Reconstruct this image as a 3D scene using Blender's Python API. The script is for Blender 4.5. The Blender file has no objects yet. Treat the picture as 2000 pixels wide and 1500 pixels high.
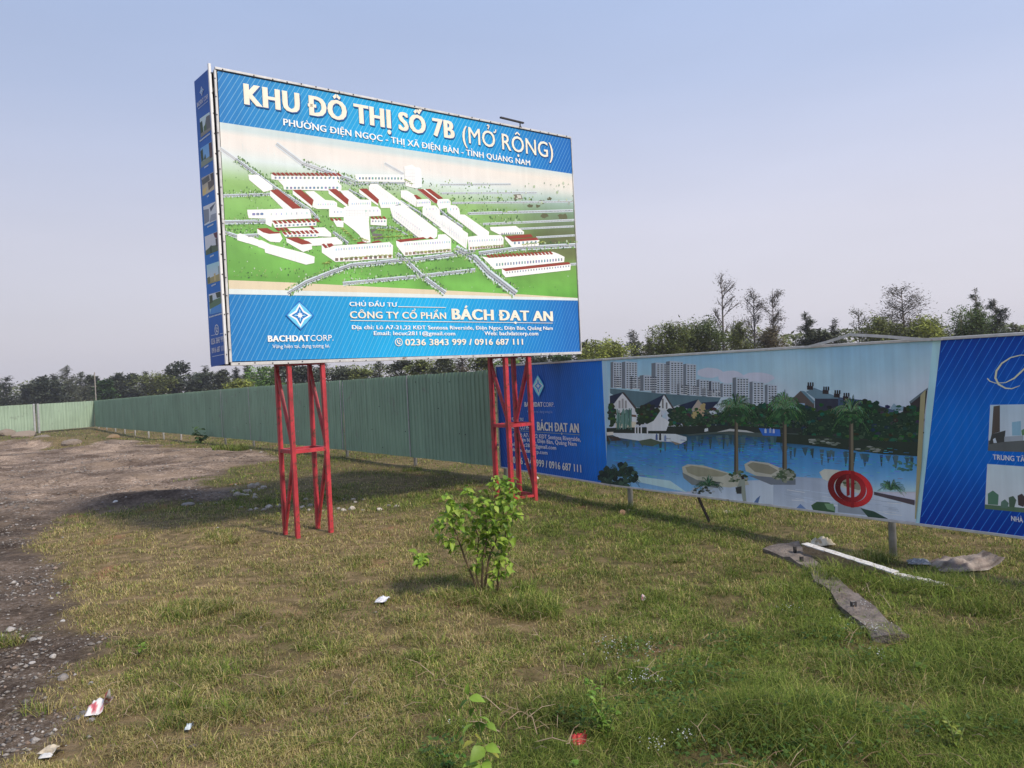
import bpy, bmesh, math, random, unicodedata
import numpy as np
from mathutils import Vector, Matrix
S = bpy.context.scene
COL = S.collection
RAD = math.radians
HAZE = 0.0010

# ------------------------------------------------------------------ camera, sky, sun, exposure
EYE = 1.7
F_PX = 1595.0                      # focal length in pixels of the 2000 px wide photograph
cam = bpy.data.cameras.new("camera")
cam_o = bpy.data.objects.new("camera", cam)
COL.objects.link(cam_o)
CAM_R = Matrix.Rotation(RAD(90 - 0.852), 3, 'X') @ Matrix.Rotation(RAD(-2.8186), 3, 'Z')
cam_o.matrix_world = Matrix.Translation((0, 0, EYE)) @ CAM_R.to_4x4()
cam.sensor_fit = 'HORIZONTAL'
cam.sensor_width = 36.0
cam.lens = 36.0 * F_PX / 2000.0
cam.clip_start = 0.05
cam.clip_end = 6000
S.camera = cam_o

SUN_AZ = Vector((0.72, -0.69, 0)).normalized()
SUN_EL = RAD(45)
w = bpy.data.worlds.new("World")
S.world = w
w.use_nodes = True
nt = w.node_tree
bg = nt.nodes["Background"]
sky = nt.nodes.new("ShaderNodeTexSky")
sky.sky_type = 'NISHITA'
sky.sun_disc = False
sky.sun_elevation = SUN_EL
sky.sun_rotation = math.atan2(SUN_AZ.x, SUN_AZ.y)
sky.air_density = 1.0
sky.dust_density = 4.0
sky.ozone_density = 1.5
hz = nt.nodes.new("ShaderNodeMix")          # milky humid air: pulls the sky towards a pale lilac, thinning upwards
hz.data_type = 'RGBA'
hz.inputs['Factor'].default_value = 0.80
tc = nt.nodes.new("ShaderNodeTexCoord"); sx = nt.nodes.new("ShaderNodeSeparateXYZ"); nt.links.new(tc.outputs['Generated'], sx.inputs[0])
hr = nt.nodes.new("ShaderNodeValToRGB"); he = hr.color_ramp.elements
he[0].position = 0.0; he[0].color = (.705, .672, .730, 1); he[1].position = .5; he[1].color = (.355, .475, .74, 1)
he.new(.16).color = (.665, .658, .765, 1); he.new(.32).color = (.48, .555, .765, 1)
nt.links.new(sx.outputs['Z'], hr.inputs[0])
az_ = nt.nodes.new("ShaderNodeMapRange"); az_.inputs['From Min'].default_value = -.6; az_.inputs['From Max'].default_value = .6
az_.inputs['To Min'].default_value = 9.3; az_.inputs['To Max'].default_value = 11.0; nt.links.new(sx.outputs['X'], az_.inputs['Value'])
cn = nt.nodes.new("ShaderNodeTexNoise"); cn.inputs['Scale'].default_value = 2.2; cn.inputs['Detail'].default_value = 3; cs = nt.nodes.new("ShaderNodeVectorMath"); cs.operation = 'MULTIPLY'; cs.inputs[1].default_value = (1, 1, 4.5)
nt.links.new(tc.outputs['Generated'], cs.inputs[0]); nt.links.new(cs.outputs[0], cn.inputs['Vector'])   # faint unevenness of the haze
cv = nt.nodes.new("ShaderNodeMapRange"); cv.inputs['From Min'].default_value = .3; cv.inputs['From Max'].default_value = .7; cv.inputs['To Min'].default_value = .965; cv.inputs['To Max'].default_value = 1.035; nt.links.new(cn.outputs['Fac'], cv.inputs['Value'])
cm = nt.nodes.new("ShaderNodeMath"); cm.operation = 'MULTIPLY'; nt.links.new(az_.outputs[0], cm.inputs[0]); nt.links.new(cv.outputs[0], cm.inputs[1])
hm = nt.nodes.new("ShaderNodeVectorMath"); hm.operation = 'SCALE'; nt.links.new(hr.outputs[0], hm.inputs[0]); nt.links.new(cm.outputs[0], hm.inputs['Scale'])
nt.links.new(hm.outputs[0], hz.inputs['B'])
nt.links.new(sky.outputs[0], hz.inputs['A'])
nt.links.new(hz.outputs['Result'], bg.inputs['Color'])
bg.inputs['Strength'].default_value = 0.105

sun = bpy.data.lights.new("sun", 'SUN')
sun.energy = 3.5
sun.angle = RAD(6.5)
sun.color = (1.0, 0.93, 0.82)
sun_o = bpy.data.objects.new("sun", sun)
COL.objects.link(sun_o)
sd = Vector((SUN_AZ.x * math.cos(SUN_EL), SUN_AZ.y * math.cos(SUN_EL), math.sin(SUN_EL)))
sun_o.rotation_euler = sd.to_track_quat('Z', 'Y').to_euler()
sun_o.location = sd * 60

S.view_settings.view_transform = 'Standard'
S.view_settings.look = 'None'
S.view_settings.exposure = 0.15
S.view_settings.gamma = 1.0

# ------------------------------------------------------------------ helpers
def ray(x, y):
    return CAM_R @ Vector(((x - 1000) / F_PX, -(y - 750) / F_PX, -1.0))

def on_ground(x, y, z=0.0):
    d = ray(x, y)
    k = (z - EYE) / d.z
    return Vector((d.x * k, d.y * k, z))

def lin(c, gain=1.0):
    r = []
    for v in c[:3]:
        v = v / 255.0
        v = v / 12.92 if v <= 0.04045 else ((v + 0.055) / 1.055) ** 2.4
        r.append(min(0.88, v / gain))
    return tuple(r)

def tag(o, label=None, cat=None, group=None, kind=None):
    if label: o["label"] = label
    if cat: o["category"] = cat
    if group: o["group"] = group
    if kind: o["kind"] = kind
    return o

def empty(name, loc, label, cat, group=None):
    o = bpy.data.objects.new(name, None)
    COL.objects.link(o)
    o.location = loc
    o.empty_display_size = 0.2
    return tag(o, label, cat, group)

def np_mesh(name, V, loops, sizes, cols=None, smooth=False):
    V = np.asarray(V, np.float32)
    me = bpy.data.meshes.new(name)
    me.vertices.add(len(V)); me.vertices.foreach_set("co", V.ravel())
    loops = np.asarray(loops, np.int32); sizes = np.asarray(sizes, np.int32)
    me.loops.add(len(loops)); me.loops.foreach_set("vertex_index", loops)
    starts = np.concatenate([[0], np.cumsum(sizes)[:-1]]).astype(np.int32)
    me.polygons.add(len(sizes)); me.polygons.foreach_set("loop_start", starts)
    me.update(calc_edges=True)
    if cols is not None:
        a = me.color_attributes.new("Col", 'FLOAT_COLOR', 'POINT')
        c = np.ones((len(V), 4), np.float32); c[:, :3] = cols
        a.data.foreach_set("color", c.ravel())
    if smooth:
        me.polygons.foreach_set("use_smooth", np.ones(len(sizes), bool))
    return me

class MB:
    """collects faces (own vertices per face, coloured) and links them as one mesh object"""
    def __init__(s): s.v = []; s.f = []; s.c = []
    def face(s, pts, col=(.5, .5, .5)):
        i = len(s.v); many = isinstance(col, list)
        for k, p in enumerate(pts):
            s.v.append(tuple(p)); s.c.append(col[min(k, len(col) - 1)] if many else col)
        s.f.append(tuple(range(i, i + len(pts))))
    def add(s, vs, fs, col=(.5, .5, .5)):
        i = len(s.v); s.v += [tuple(p) for p in vs]; s.c += [col] * len(vs)
        s.f += [tuple(i + k for k in f) for f in fs]
    def obox(s, c, ax, ay, az, col=(.5, .5, .5)):
        """box round c with half-extent vectors"""
        c = Vector(c); ax, ay, az = Vector(ax), Vector(ay), Vector(az)
        vs = [c + ax * i + ay * j + az * k for i in (-1, 1) for j in (-1, 1) for k in (-1, 1)]
        s.add(vs, [(0, 1, 3, 2), (4, 6, 7, 5), (0, 4, 5, 1), (2, 3, 7, 6), (0, 2, 6, 4), (1, 5, 7, 3)], col)
    def bar(s, a, b, w, d, side, col=(.5, .5, .5)):
        """straight square bar from a to b, width w along `side`, depth d across"""
        a, b = Vector(a), Vector(b); z = (b - a); L = z.length; z /= L
        x = Vector(side); x = (x - z * x.dot(z)).normalized(); y = z.cross(x)
        s.obox((a + b) / 2, x * w / 2, y * d / 2, z * L / 2, col)
    def tube(s, pts, rad, n=8, col=(.5, .5, .5), cap=True):
        pts = [Vector(p) for p in pts]
        if not isinstance(rad, (list, tuple)): rad = [rad] * len(pts)
        vs = []
        for i, p in enumerate(pts):
            t = (pts[min(i + 1, len(pts) - 1)] - pts[max(i - 1, 0)]).normalized()
            u = t.orthogonal().normalized() if abs(t.z) < .9 else Vector((1, 0, 0)).cross(t).normalized()
            v = t.cross(u)
            vs += [p + (u * math.cos(2 * math.pi * k / n) + v * math.sin(2 * math.pi * k / n)) * rad[i] for k in range(n)]
        fs = [(i * n + k, i * n + (k + 1) % n, (i + 1) * n + (k + 1) % n, (i + 1) * n + k) for i in range(len(pts) - 1) for k in range(n)]
        if cap:
            fs += [tuple(range(n - 1, -1, -1)), tuple((len(pts) - 1) * n + k for k in range(n))]
        s.add(vs, fs, col)
    def build(s, name, mat, parent=None, smooth=False, label=None, bevel=0, origin=None):
        me = bpy.data.meshes.new(name)
        me.from_pydata(s.v, [], s.f)
        a = me.color_attributes.new("Col", 'FLOAT_COLOR', 'POINT')
        a.data.foreach_set("color", np.array([(c[0], c[1], c[2], 1) for c in s.c], np.float32).ravel())
        if smooth: me.polygons.foreach_set("use_smooth", np.ones(len(s.f), bool))
        return link(name, me, mat, parent, label, bevel, origin)

def world_loc(o):
    v = Vector((0, 0, 0))
    while o:
        v += o.location; o = o.parent
    return v

def link(name, me, mat, parent=None, label=None, bevel=0, origin=None):
    o = bpy.data.objects.new(name, me)
    if mat: me.materials.append(mat)
    COL.objects.link(o)
    if parent:
        o.parent = parent
        me.transform(Matrix.Translation(-world_loc(parent)))
    elif origin is not None:
        me.transform(Matrix.Translation(-Vector(origin))); o.location = origin
    if label: o["label"] = label
    if bevel:
        m = o.modifiers.new("edge", 'BEVEL'); m.width = bevel; m.segments = 1; m.limit_method = 'ANGLE'
    return o

# value noise in numpy
_rs = np.random.RandomState(5); _T = _rs.rand(256, 256).astype(np.float32)
def vnoise(x, y):
    x = np.asarray(x, float); y = np.asarray(y, float)
    xi = np.floor(x).astype(int); yi = np.floor(y).astype(int)
    fx = x - xi; fy = y - yi; fx = fx * fx * (3 - 2 * fx); fy = fy * fy * (3 - 2 * fy)
    g = lambda a, b: _T[a & 255, b & 255]
    return (g(xi, yi) * (1 - fx) + g(xi + 1, yi) * fx) * (1 - fy) + (g(xi, yi + 1) * (1 - fx) + g(xi + 1, yi + 1) * fx) * fy
def fbm(x, y, o=4):
    r = 0; a = .5; n = 0
    for k in range(o):
        r = r + a * vnoise(x * 2 ** k + 17 * k, y * 2 ** k + 31 * k); n += a; a *= .5
    return r / n
def sstep(a, b, x):
    t = np.clip((np.asarray(x, float) - a) / (b - a), 0, 1); return t * t * (3 - 2 * t)

# ------------------------------------------------------------------ materials
def mat(name, base=None, rough=.6, attr=False, metal=0.0, var=.0, vscale=8.0, bump=0.0, bscale=60.0, streak=0.0, spec=.5,
        rust=None, rust_amt=.0, rust_scale=6.0, transl=0.0):
    m = bpy.data.materials.new(name); m.use_nodes = True
    t = m.node_tree; N = t.nodes; L = t.links; p = N["Principled BSDF"]
    p.inputs['Roughness'].default_value = rough; p.inputs['Metallic'].default_value = metal
    p.inputs['Specular IOR Level'].default_value = spec
    geo = N.new("ShaderNodeNewGeometry")
    if attr:
        a = N.new("ShaderNodeAttribute"); a.attribute_name = "Col"; src = a.outputs['Color']
    else:
        a = N.new("ShaderNodeRGB"); a.outputs[0].default_value = (*base, 1); src = a.outputs[0]
    def mul(src, fac_socket, lo, hi):
        r = N.new("ShaderNodeMapRange"); r.inputs['To Min'].default_value = lo; r.inputs['To Max'].default_value = hi
        r.inputs['From Min'].default_value = .3; r.inputs['From Max'].default_value = .7
        L.new(fac_socket, r.inputs['Value'])
        mx = N.new("ShaderNodeMix"); mx.data_type = 'RGBA'; mx.blend_type = 'MULTIPLY'; mx.inputs['Factor'].default_value = 1
        L.new(src, mx.inputs['A']); L.new(r.outputs[0], mx.inputs['B'])
        return mx.outputs['Result']
    if var:
        n = N.new("ShaderNodeTexNoise"); n.inputs['Scale'].default_value = vscale; n.inputs['Detail'].default_value = 5
        L.new(geo.outputs['Position'], n.inputs['Vector']); src = mul(src, n.outputs['Fac'], 1 - var, 1 + var * .5)
    if streak:
        mp = N.new("ShaderNodeVectorMath"); mp.operation = 'MULTIPLY'; mp.inputs[1].default_value = (9, 9, .35)
        L.new(geo.outputs['Position'], mp.inputs[0])
        n = N.new("ShaderNodeTexNoise"); n.inputs['Scale'].default_value = 1.6; n.inputs['Detail'].default_value = 4
        L.new(mp.outputs[0], n.inputs['Vector']); src = mul(src, n.outputs['Fac'], 1 - streak, 1 + streak * .4)
    if rust:
        n = N.new("ShaderNodeTexNoise"); n.inputs['Scale'].default_value = rust_scale; n.inputs['Detail'].default_value = 8; n.inputs['Roughness'].default_value = .7
        L.new(geo.outputs['Position'], n.inputs['Vector'])
        r = N.new("ShaderNodeMapRange"); r.inputs['From Min'].default_value = 1 - rust_amt - .06; r.inputs['From Max'].default_value = 1 - rust_amt + .06
        L.new(n.outputs['Fac'], r.inputs['Value'])
        mx = N.new("ShaderNodeMix"); mx.data_type = 'RGBA'; mx.inputs['B'].default_value = (*rust, 1)
        L.new(r.outputs[0], mx.inputs['Factor']); L.new(src, mx.inputs['A']); src = mx.outputs['Result']
    L.new(src, p.inputs['Base Color'])
    if bump:
        n = N.new("ShaderNodeTexNoise"); n.inputs['Scale'].default_value = bscale; n.inputs['Detail'].default_value = 4
        L.new(geo.outputs['Position'], n.inputs['Vector'])
        b = N.new("ShaderNodeBump"); b.inputs['Strength'].default_value = bump; b.inputs['Distance'].default_value = .02
        L.new(n.outputs['Fac'], b.inputs['Height']); L.new(b.outputs[0], p.inputs['Normal'])
    if transl:
        tr = N.new("ShaderNodeBsdfTranslucent"); L.new(src, tr.inputs['Color'])
        ms = N.new("ShaderNodeMixShader"); ms.inputs[0].default_value = transl
        L.new(p.outputs[0], ms.inputs[1]); L.new(tr.outputs[0], ms.inputs[2]); L.new(ms.outputs[0], N["Material Output"].inputs['Surface'])
    return m

M = dict(
    vinyl=mat("printed_vinyl", attr=True, rough=.55, streak=.05, var=.04, vscale=3, bump=.25, bscale=2.2, spec=.3),
    vinyl_shade=mat("weathered_vinyl", attr=True, rough=.5, streak=.10, var=.07, vscale=4, bump=.2, bscale=2.5, spec=.15),
    ink=mat("lettering_ink", attr=True, rough=.55, var=.07, vscale=9, spec=.3),
    alu=mat("aluminium_trim", base=(.62, .60, .58), rough=.45, metal=.2, var=.18, vscale=14, rust=(.22, .15, .10), rust_amt=.34),
    white_trim=mat("white_painted_trim", base=(.80, .78, .76), rough=.4, var=.10, vscale=10, rust=(.25, .18, .13), rust_amt=.30),
    brace=mat("blackened_steel", base=(.014, .012, .012), rough=.9, var=.3, spec=.1),
    dark_steel=mat("dark_steel", base=(.035, .03, .03), rough=.7, var=.3),
    red=mat("red_painted_steel", base=(.52, .040, .052), rough=.5, var=.35, vscale=5, streak=.25, rust=(.13, .04, .025), rust_amt=.42, rust_scale=13),
    galv=mat("galvanised_pipe", base=(.42, .42, .42), rough=.5, metal=.15, var=.25, vscale=12, streak=.15, rust=(.24, .16, .10), rust_amt=.30),
    green=mat("green_sheet", attr=True, rough=.5, var=.12, vscale=1.2, streak=.20, spec=.25, rust=(.21, .235, .19), rust_amt=.36, rust_scale=2.6),
    leaf=mat("leaf", attr=True, rough=.5, transl=.35, spec=.3, var=.12, vscale=40),
    crown=mat("tree_foliage", attr=True, rough=.7, transl=.18, spec=.15),
    bark=mat("bark", attr=True, rough=.85, var=.25, vscale=6),
    grass=mat("grass_blades", attr=True, rough=.7, transl=.30, spec=.1),
    stone=mat("stone", attr=True, rough=.85, var=.25, vscale=30, bump=.6, bscale=60),
    concrete=mat("rough_concrete", base=(.20, .162, .138), rough=.9, var=.35, vscale=9, bump=1.0, bscale=45, rust=(.11, .085, .07), rust_amt=.44, rust_scale=7),
    paintwood=mat("flaking_white_paint", base=(.66, .63, .60), rough=.7, var=.15, vscale=16, bump=.5, bscale=40, rust=(.30, .22, .14), rust_amt=.40, rust_scale=22),
    mortar=mat("tan_mortar", base=(.30, .22, .13), rough=.9, var=.35, vscale=14, bump=.8, bscale=45),
    cloth=mat("dirty_sackcloth", attr=True, rough=.85, var=.35, vscale=12, bump=.5, bscale=70),
    plastic=mat("litter_plastic", attr=True, rough=.35, var=.1, vscale=30),
)
# ------------------------------------------------------------------ ground
GR_PX = [(0, 1478), (95, 1462), (150, 1430), (214, 1406), (175, 1316), (212, 1273), (172, 1224), (129, 1157), (101, 1101), (72, 1040), (130, 1012), (300, 992),
         (425, 978), (442, 955), (380, 935), (470, 915), (560, 893), (540, 880), (470, 868), (360, 866), (240, 852), (120, 872), (40, 852), (0, 850)]
GR_POLY = [tuple(on_ground(x, y).xy) for x, y in GR_PX] + [(-34, 33), (-34, 2.0), (-3.2, 2.0), (-2.6, 3.6)]
def poly_sd(px, py, poly):
    """signed distance, positive inside"""
    px = np.asarray(px, float); py = np.asarray(py, float)
    ins = np.zeros(px.shape, bool); d = np.full(px.shape, 1e9)
    for (ax, ay), (bx, by) in zip(poly, poly[1:] + poly[:1]):
        ex, ey = bx - ax, by - ay
        t = np.clip(((px - ax) * ex + (py - ay) * ey) / (ex * ex + ey * ey + 1e-12), 0, 1)
        d = np.minimum(d, np.hypot(px - ax - t * ex, py - ay - t * ey))
        c = ((ay > py) != (by > py)) & (px < (bx - ax) * (py - ay) / (by - ay + 1e-12) + ax)
        ins ^= c
    return np.where(ins, d, -d)
def gravel_mask(x, y):
    n = fbm(np.asarray(x) * 1.3, np.asarray(y) * 1.3) - .5
    s = poly_sd(x, y, GR_POLY) + n * (.5 + .05 * np.asarray(y))
    return sstep(-.12, .22, s)
def height(x, y):
    x = np.asarray(x, float); y = np.asarray(y, float)
    fall = -.46 * sstep(17, 42, y - .15 * x)
    h = fall + np.interp(x, [-.35, .3, 1.4, 3.5, 6.0], [0, -.05, -.10, -.165, -.20]) * sstep(16, 13, y) + .05 * (fbm(x * .35, y * .35) - .5) + .035 * (fbm(x * 1.7, y * 1.7, 3) - .5)
    g = sstep(-.3, .8, poly_sd(x, y, GR_POLY))
    h = h + g * (.26 * (fbm(x * .45 + 9, y * .6, 3) - .5) * sstep(7, 14, y) + .11 * (fbm(x * 2.1, y * 2.1, 4) - .5))
    def bump(px, py, hh, rx, ry):
        p = on_ground(px, py)
        return hh * np.exp(-((x - p.x) / rx) ** 2 - ((y - p.y) / ry) ** 2)
    h = h + bump(330, 975, .07, 1.3, .5) + bump(205, 985, .05, 1.2, .6) + bump(60, 862, .45, 2.5, 1.2) + bump(190, 868, .18, 2.2, 1.0) + bump(300, 890, .16, 1.6, 1.0)
    h = h + bump(1020, 1180, .05, .35, .25) + bump(1560, 1395, .07, .45, .16) + bump(1225, 1010, .06, .3, .25) + bump(215, 855, .15, 2, 2)
    return h
def gz(x, y): return float(height(np.array([x]), np.array([y]))[0])
def at(x, y):
    """photo pixel -> point on the terrain"""
    z = 0.0
    for _ in range(6):
        p = on_ground(x, y, z); z = .5 * z + .5 * gz(p.x, p.y)
    p = on_ground(x, y, z); return Vector((p.x, p.y, gz(p.x, p.y)))
def gp(x, y, dz=0.0):
    """photo pixel -> point dz above the terrain"""
    z = 0.0
    for _ in range(6):
        p = on_ground(x, y, z); z = .5 * z + .5 * (gz(p.x, p.y) + dz)
    return on_ground(x, y, z)
def axis(lo, hi, fine, far, r=1.35):
    a = list(np.arange(lo, hi + 1e-6, fine)); s = fine
    while a[-1] < far: s *= r; a.append(a[-1] + s)
    s = fine
    while a[0] > -far: s *= r; a.insert(0, a[0] - s)
    return np.array(a)
gx = axis(-32, 12, .12, 300); gy = axis(-2, 34, .12, 330)
GX, GY = np.meshgrid(gx, gy)
far = np.exp(-(np.maximum(np.hypot(GX + 5, GY - 20) - 60, 0) / 40) ** 2)
GZ = height(GX, GY) * far + (1 - far) * -.46
nx, ny = len(gx), len(gy)
idx = np.arange(nx * ny).reshape(ny, nx)
q = np.stack([idx[:-1, :-1], idx[:-1, 1:], idx[1:, 1:], idx[1:, :-1]], -1).reshape(-1, 4)
msk = gravel_mask(GX.ravel(), GY.ravel())
def dryness(x, y):
    """0 lush green .. 1 straw"""
    x = np.asarray(x, float); y = np.asarray(y, float)
    d = .30 + 1.35 * (fbm(x * .55 + 3, y * .55) - .5) + .85 * (fbm(x * 2.3, y * 2.3 + 40, 3) - .5)
    d = d + .66 * sstep(.8, -2.4, x + .12 * (y - 5)) * sstep(12.5, 9.5, y) - .22 * sstep(.5, 2.2, x) * sstep(9, 4, y)
    d = d - .15 * sstep(4.4, 3.2, y) * sstep(-1.5, 0, x)
    return np.clip(d, 0, 1)
dry = dryness(GX.ravel(), GY.ravel())
me = np_mesh("ground", np.stack([GX.ravel(), GY.ravel(), GZ.ravel()], 1), q.ravel(), np.full(len(q), 4), np.stack([msk, dry, dry * 0], 1), True)
gm = bpy.data.materials.new("soil_and_gravel"); gm.use_nodes = True
t = gm.node_tree; N = t.nodes; L = t.links; P = N["Principled BSDF"]; P.inputs['Roughness'].default_value = .95; P.inputs['Specular IOR Level'].default_value = .15
def nn(kind, **kw):
    n = N.new(kind)
    for k, v in kw.items(): n.inputs[k].default_value = v
    return n
pos = N.new("ShaderNodeNewGeometry").outputs['Position']
def noise(scale, det=6, rough=.6):
    n = nn("ShaderNodeTexNoise", Scale=scale, Detail=det, Roughness=rough); L.new(pos, n.inputs['Vector']); return n.outputs['Fac']
def ramp(f, stops):
    r = N.new("ShaderNodeValToRGB"); e = r.color_ramp.elements
    while len(e) < len(stops): e.new(.5)
    for el, (p_, c) in zip(e, stops): el.position = p_; el.color = (*c, 1)
    L.new(f, r.inputs[0]); return r.outputs[0]
def mix(f, a, b, mode='MIX'):
    m = N.new("ShaderNodeMix"); m.data_type = 'RGBA'; m.blend_type = mode
    if isinstance(f, float): m.inputs['Factor'].default_value = f
    else: L.new(f, m.inputs['Factor'])
    for s_, k in ((a, 'A'), (b, 'B')):
        if isinstance(s_, tuple): m.inputs[k].default_value = (*s_, 1)
        else: L.new(s_, m.inputs[k])
    return m.outputs['Result']
att = N.new("ShaderNodeAttribute"); att.attribute_name = "Col"
sep = N.new("ShaderNodeSeparateColor"); L.new(att.outputs['Color'], sep.inputs[0])
soil_g = ramp(noise(9), [(.30, (.05, .045, .016)), (.5, (.11, .095, .036)), (.62, (.18, .135, .062)), (.75, (.25, .18, .09))])
soil_d = ramp(noise(7), [(.28, (.09, .065, .028)), (.5, (.21, .15, .072)), (.66, (.32, .22, .12)), (.8, (.38, .235, .135))])
soil = mix(sep.outputs[1], soil_g, soil_d)
clay = mix(ramp(noise(1.1, 5), [(.60, (0, 0, 0)), (.70, (1, 1, 1))]), soil, (.33, .165, .085))
grav = ramp(noise(20, 8, .82), [(.30, (.040, .027, .018)), (.45, (.110, .078, .055)), (.55, (.18, .136, .104)), (.70, (.39, .34, .29))])
gdark = ramp(noise(.8, 6, .7), [(.38, (.45, .41, .39)), (.5, (.9, .88, .86)), (.62, (1.5, 1.46, 1.42))])
near_ = N.new("ShaderNodeSeparateXYZ"); L.new(pos, near_.inputs[0]); nr_ = nn("ShaderNodeMapRange"); nr_.inputs['From Min'].default_value = 10.5; nr_.inputs['From Max'].default_value = 15; nr_.inputs['To Min'].default_value = .86; nr_.inputs['To Max'].default_value = 1.75; L.new(near_.outputs['Y'], nr_.inputs['Value'])  # the worn track is darker earth, the spread gravel beyond it paler
gdark = mix(1.0, gdark, nr_.outputs[0], 'MULTIPLY')
grav = mix(1.0, grav, gdark, 'MULTIPLY')
grav = mix(ramp(noise(.9, 4), [(.56, (0, 0, 0)), (.68, (.8, .8, .8))]), grav, (.26, .185, .125))
L.new(mix(sep.outputs[0], clay, grav), P.inputs['Base Color'])
bp = nn("ShaderNodeBump", Strength=.9, Distance=.03); L.new(noise(45, 5, .7), bp.inputs['Height']); L.new(bp.outputs[0], P.inputs['Normal'])
tag(link("ground", me, gm), kind="structure")

# ------------------------------------------------------------------ grass blades
rng = np.random.RandomState(11)
def grass_field(n, y0, y1, pw, seed):
    r = np.random.RandomState(seed); u = r.rand(n)
    y = (y0 ** (1 - pw) + u * (y1 ** (1 - pw) - y0 ** (1 - pw))) ** (1 / (1 - pw))
    hw = .70 * y + .8
    return (r.rand(n) * 2 - 1) * hw, y
xs, ys = [], []
for n, a, b, pw, sd_ in ((620000, 2.5, 6.2, 1.4, 1), (380000, 6.2, 13, 1.2, 2), (130000, 13, 30, 1.0001, 3), (60000, 28, 50, .9, 4)):
    x_, y_ = grass_field(n, a, b, pw, sd_); xs.append(x_); ys.append(y_)
bx = np.concatenate(xs); by = np.concatenate(ys)
fence_side = (bx + .25) * .834 + (by - 13) * .552            # keep blades this side of far things
gmk = gravel_mask(bx, by)
dn = dryness(bx, by)
clump = fbm(bx * 5.5, by * 5.5, 3)
KEEP_OUT = [[tuple(gp(x, y, .03).xy) for x, y in q_] for q_ in ([(1494, 1076), (1512, 1062), (1553, 1058), (1575, 1075), (1612, 1105), (1632, 1122), (1610, 1142), (1575, 1116), (1545, 1094)], [(1655, 1168), (1680, 1162), (1715, 1187), (1745, 1212), (1772, 1240), (1735, 1250), (1700, 1248), (1680, 1228), (1645, 1196)], [(1565, 1082), (1760, 1130), (1850, 1148), (1845, 1166), (1750, 1156), (1560, 1100)])]
ko = np.zeros(len(bx), bool)
for q_ in KEEP_OUT: ko |= (poly_sd(bx, by, q_) > -.02) & (rng.rand(len(bx)) < .93)
ko |= (poly_sd(bx, by, [tuple(gp(x, y, .03).xy) for x, y in [(1575, 1075), (1612, 1105), (1650, 1135), (1680, 1160), (1640, 1190), (1628, 1172), (1598, 1138), (1575, 1110)]]) > -.03) & (rng.rand(len(bx)) < .85)
for x_, y_ in [(588, 1055), (559, 1048), (652, 1043), (617, 1036), (1010, 980), (1056, 979)]:
    p_ = gp(x_, y_); ko |= (np.hypot(bx - p_.x, by - p_.y) < .13) & (rng.rand(len(bx)) < .8)      # trodden soil round the feet
keep = ~ko & (rng.rand(len(bx)) > gmk * 1.12 - .11 * (fbm(bx * 3, by * 3, 3) > .62)) & (rng.rand(len(bx)) < .16 + 2.0 * (clump - .27)) & (rng.rand(len(bx)) < 1.08 - .45 * dn)
bx, by, dn, clump = bx[keep], by[keep], dn[keep], clump[keep]
extra = []
def tuft(px, py, n, r, hh):
    p = at(px, py); a = rng.rand(n) * 6.283; rr = r * np.sqrt(rng.rand(n))
    extra.append((p.x + rr * np.cos(a), p.y + rr * np.sin(a) * .7, np.full(n, hh)))
for a_ in [(1706, 1100, 250, .16, .16), (1222, 995, 200, .15, .12), (805, 920, 120, .2, .1), (1010, 982, 200, .25, .1), 
           (1560, 1400, 2600, .42, .15), (1400, 1420, 1200, .3, .12), (1750, 1330, 1500, .4, .12), (1900, 1300, 1400, .4, .13), (1850, 1150, 1000, .4, .13), (1650, 1130, 900, .35, .14), (1780, 1150, 800, .3, .13),
           (1560, 1160, 700, .3, .11), (1950, 1180, 1200, .5, .14), (1620, 1240, 500, .22, .11), (1640, 1152, 50, .12, .07), (1690, 1240, 90, .12, .07), (1800, 1250, 500, .25, .11), (1040, 1195, 700, .22, .12), (930, 1175, 350, .16, .12), (880, 1165, 300, .18, .1), (370, 1195, 900, .3, .09), (80, 1392, 130, .10, .08),
           (1220, 1440, 900, .2, .12), (1100, 1390, 800, .2, .1), (1320, 1330, 900, .3, .1), (20, 1260, 180, .1, .1), (1940, 1420, 900, .3, .13), (450, 880, 500, .5, .22), (1420, 1010, 300, .3, .12)]:
    tuft(*a_)
_r5 = random.Random(55)
for _ in range(70):
    tx_, ty_ = _r5.uniform(260, 1980), 1010 + 470 * _r5.random() ** .8
    tuft(tx_, ty_, int(60 + 160 * _r5.random()), _r5.uniform(.05, .16), _r5.uniform(.06, .11))
ex = np.concatenate([e[0] for e in extra]); ey = np.concatenate([e[1] for e in extra]); eh = np.concatenate([e[2] for e in extra])
hb = (.011 + .027 * clump + .016 * (1 - dn)) * (.5 + .9 * rng.rand(len(bx))) * (1 + .022 * by)
bx = np.concatenate([bx, ex]); by = np.concatenate([by, ey]); dn = np.concatenate([dn, np.clip(dryness(ex, ey) - .25, 0, 1)]); hb = np.concatenate([hb, eh * (.5 + .8 * rng.rand(len(eh)))])
n = len(bx); bz = height(bx, by)
az = rng.rand(n) * 6.283; ln = .4 + 1.9 * rng.rand(n) ** 1.3
wd = (.0008 + .0013 * rng.rand(n)) * (1 + .13 * np.maximum(by - 3, 0)); fx, fy = np.cos(az), np.sin(az); wa = az + 1.57 + (rng.rand(n) - .5)
px_, py_ = np.cos(wa) * wd, np.sin(wa) * wd
V = np.empty((n, 5, 3), np.float32)
m1 = hb * .55; o1 = hb * ln * .35; o2 = hb * ln; h2 = hb * np.clip(1.15 - .45 * ln, .35, 1.1)
V[:, 0] = np.stack([bx - px_, by - py_, bz - .006], 1); V[:, 1] = np.stack([bx + px_, by + py_, bz - .006], 1)
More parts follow.
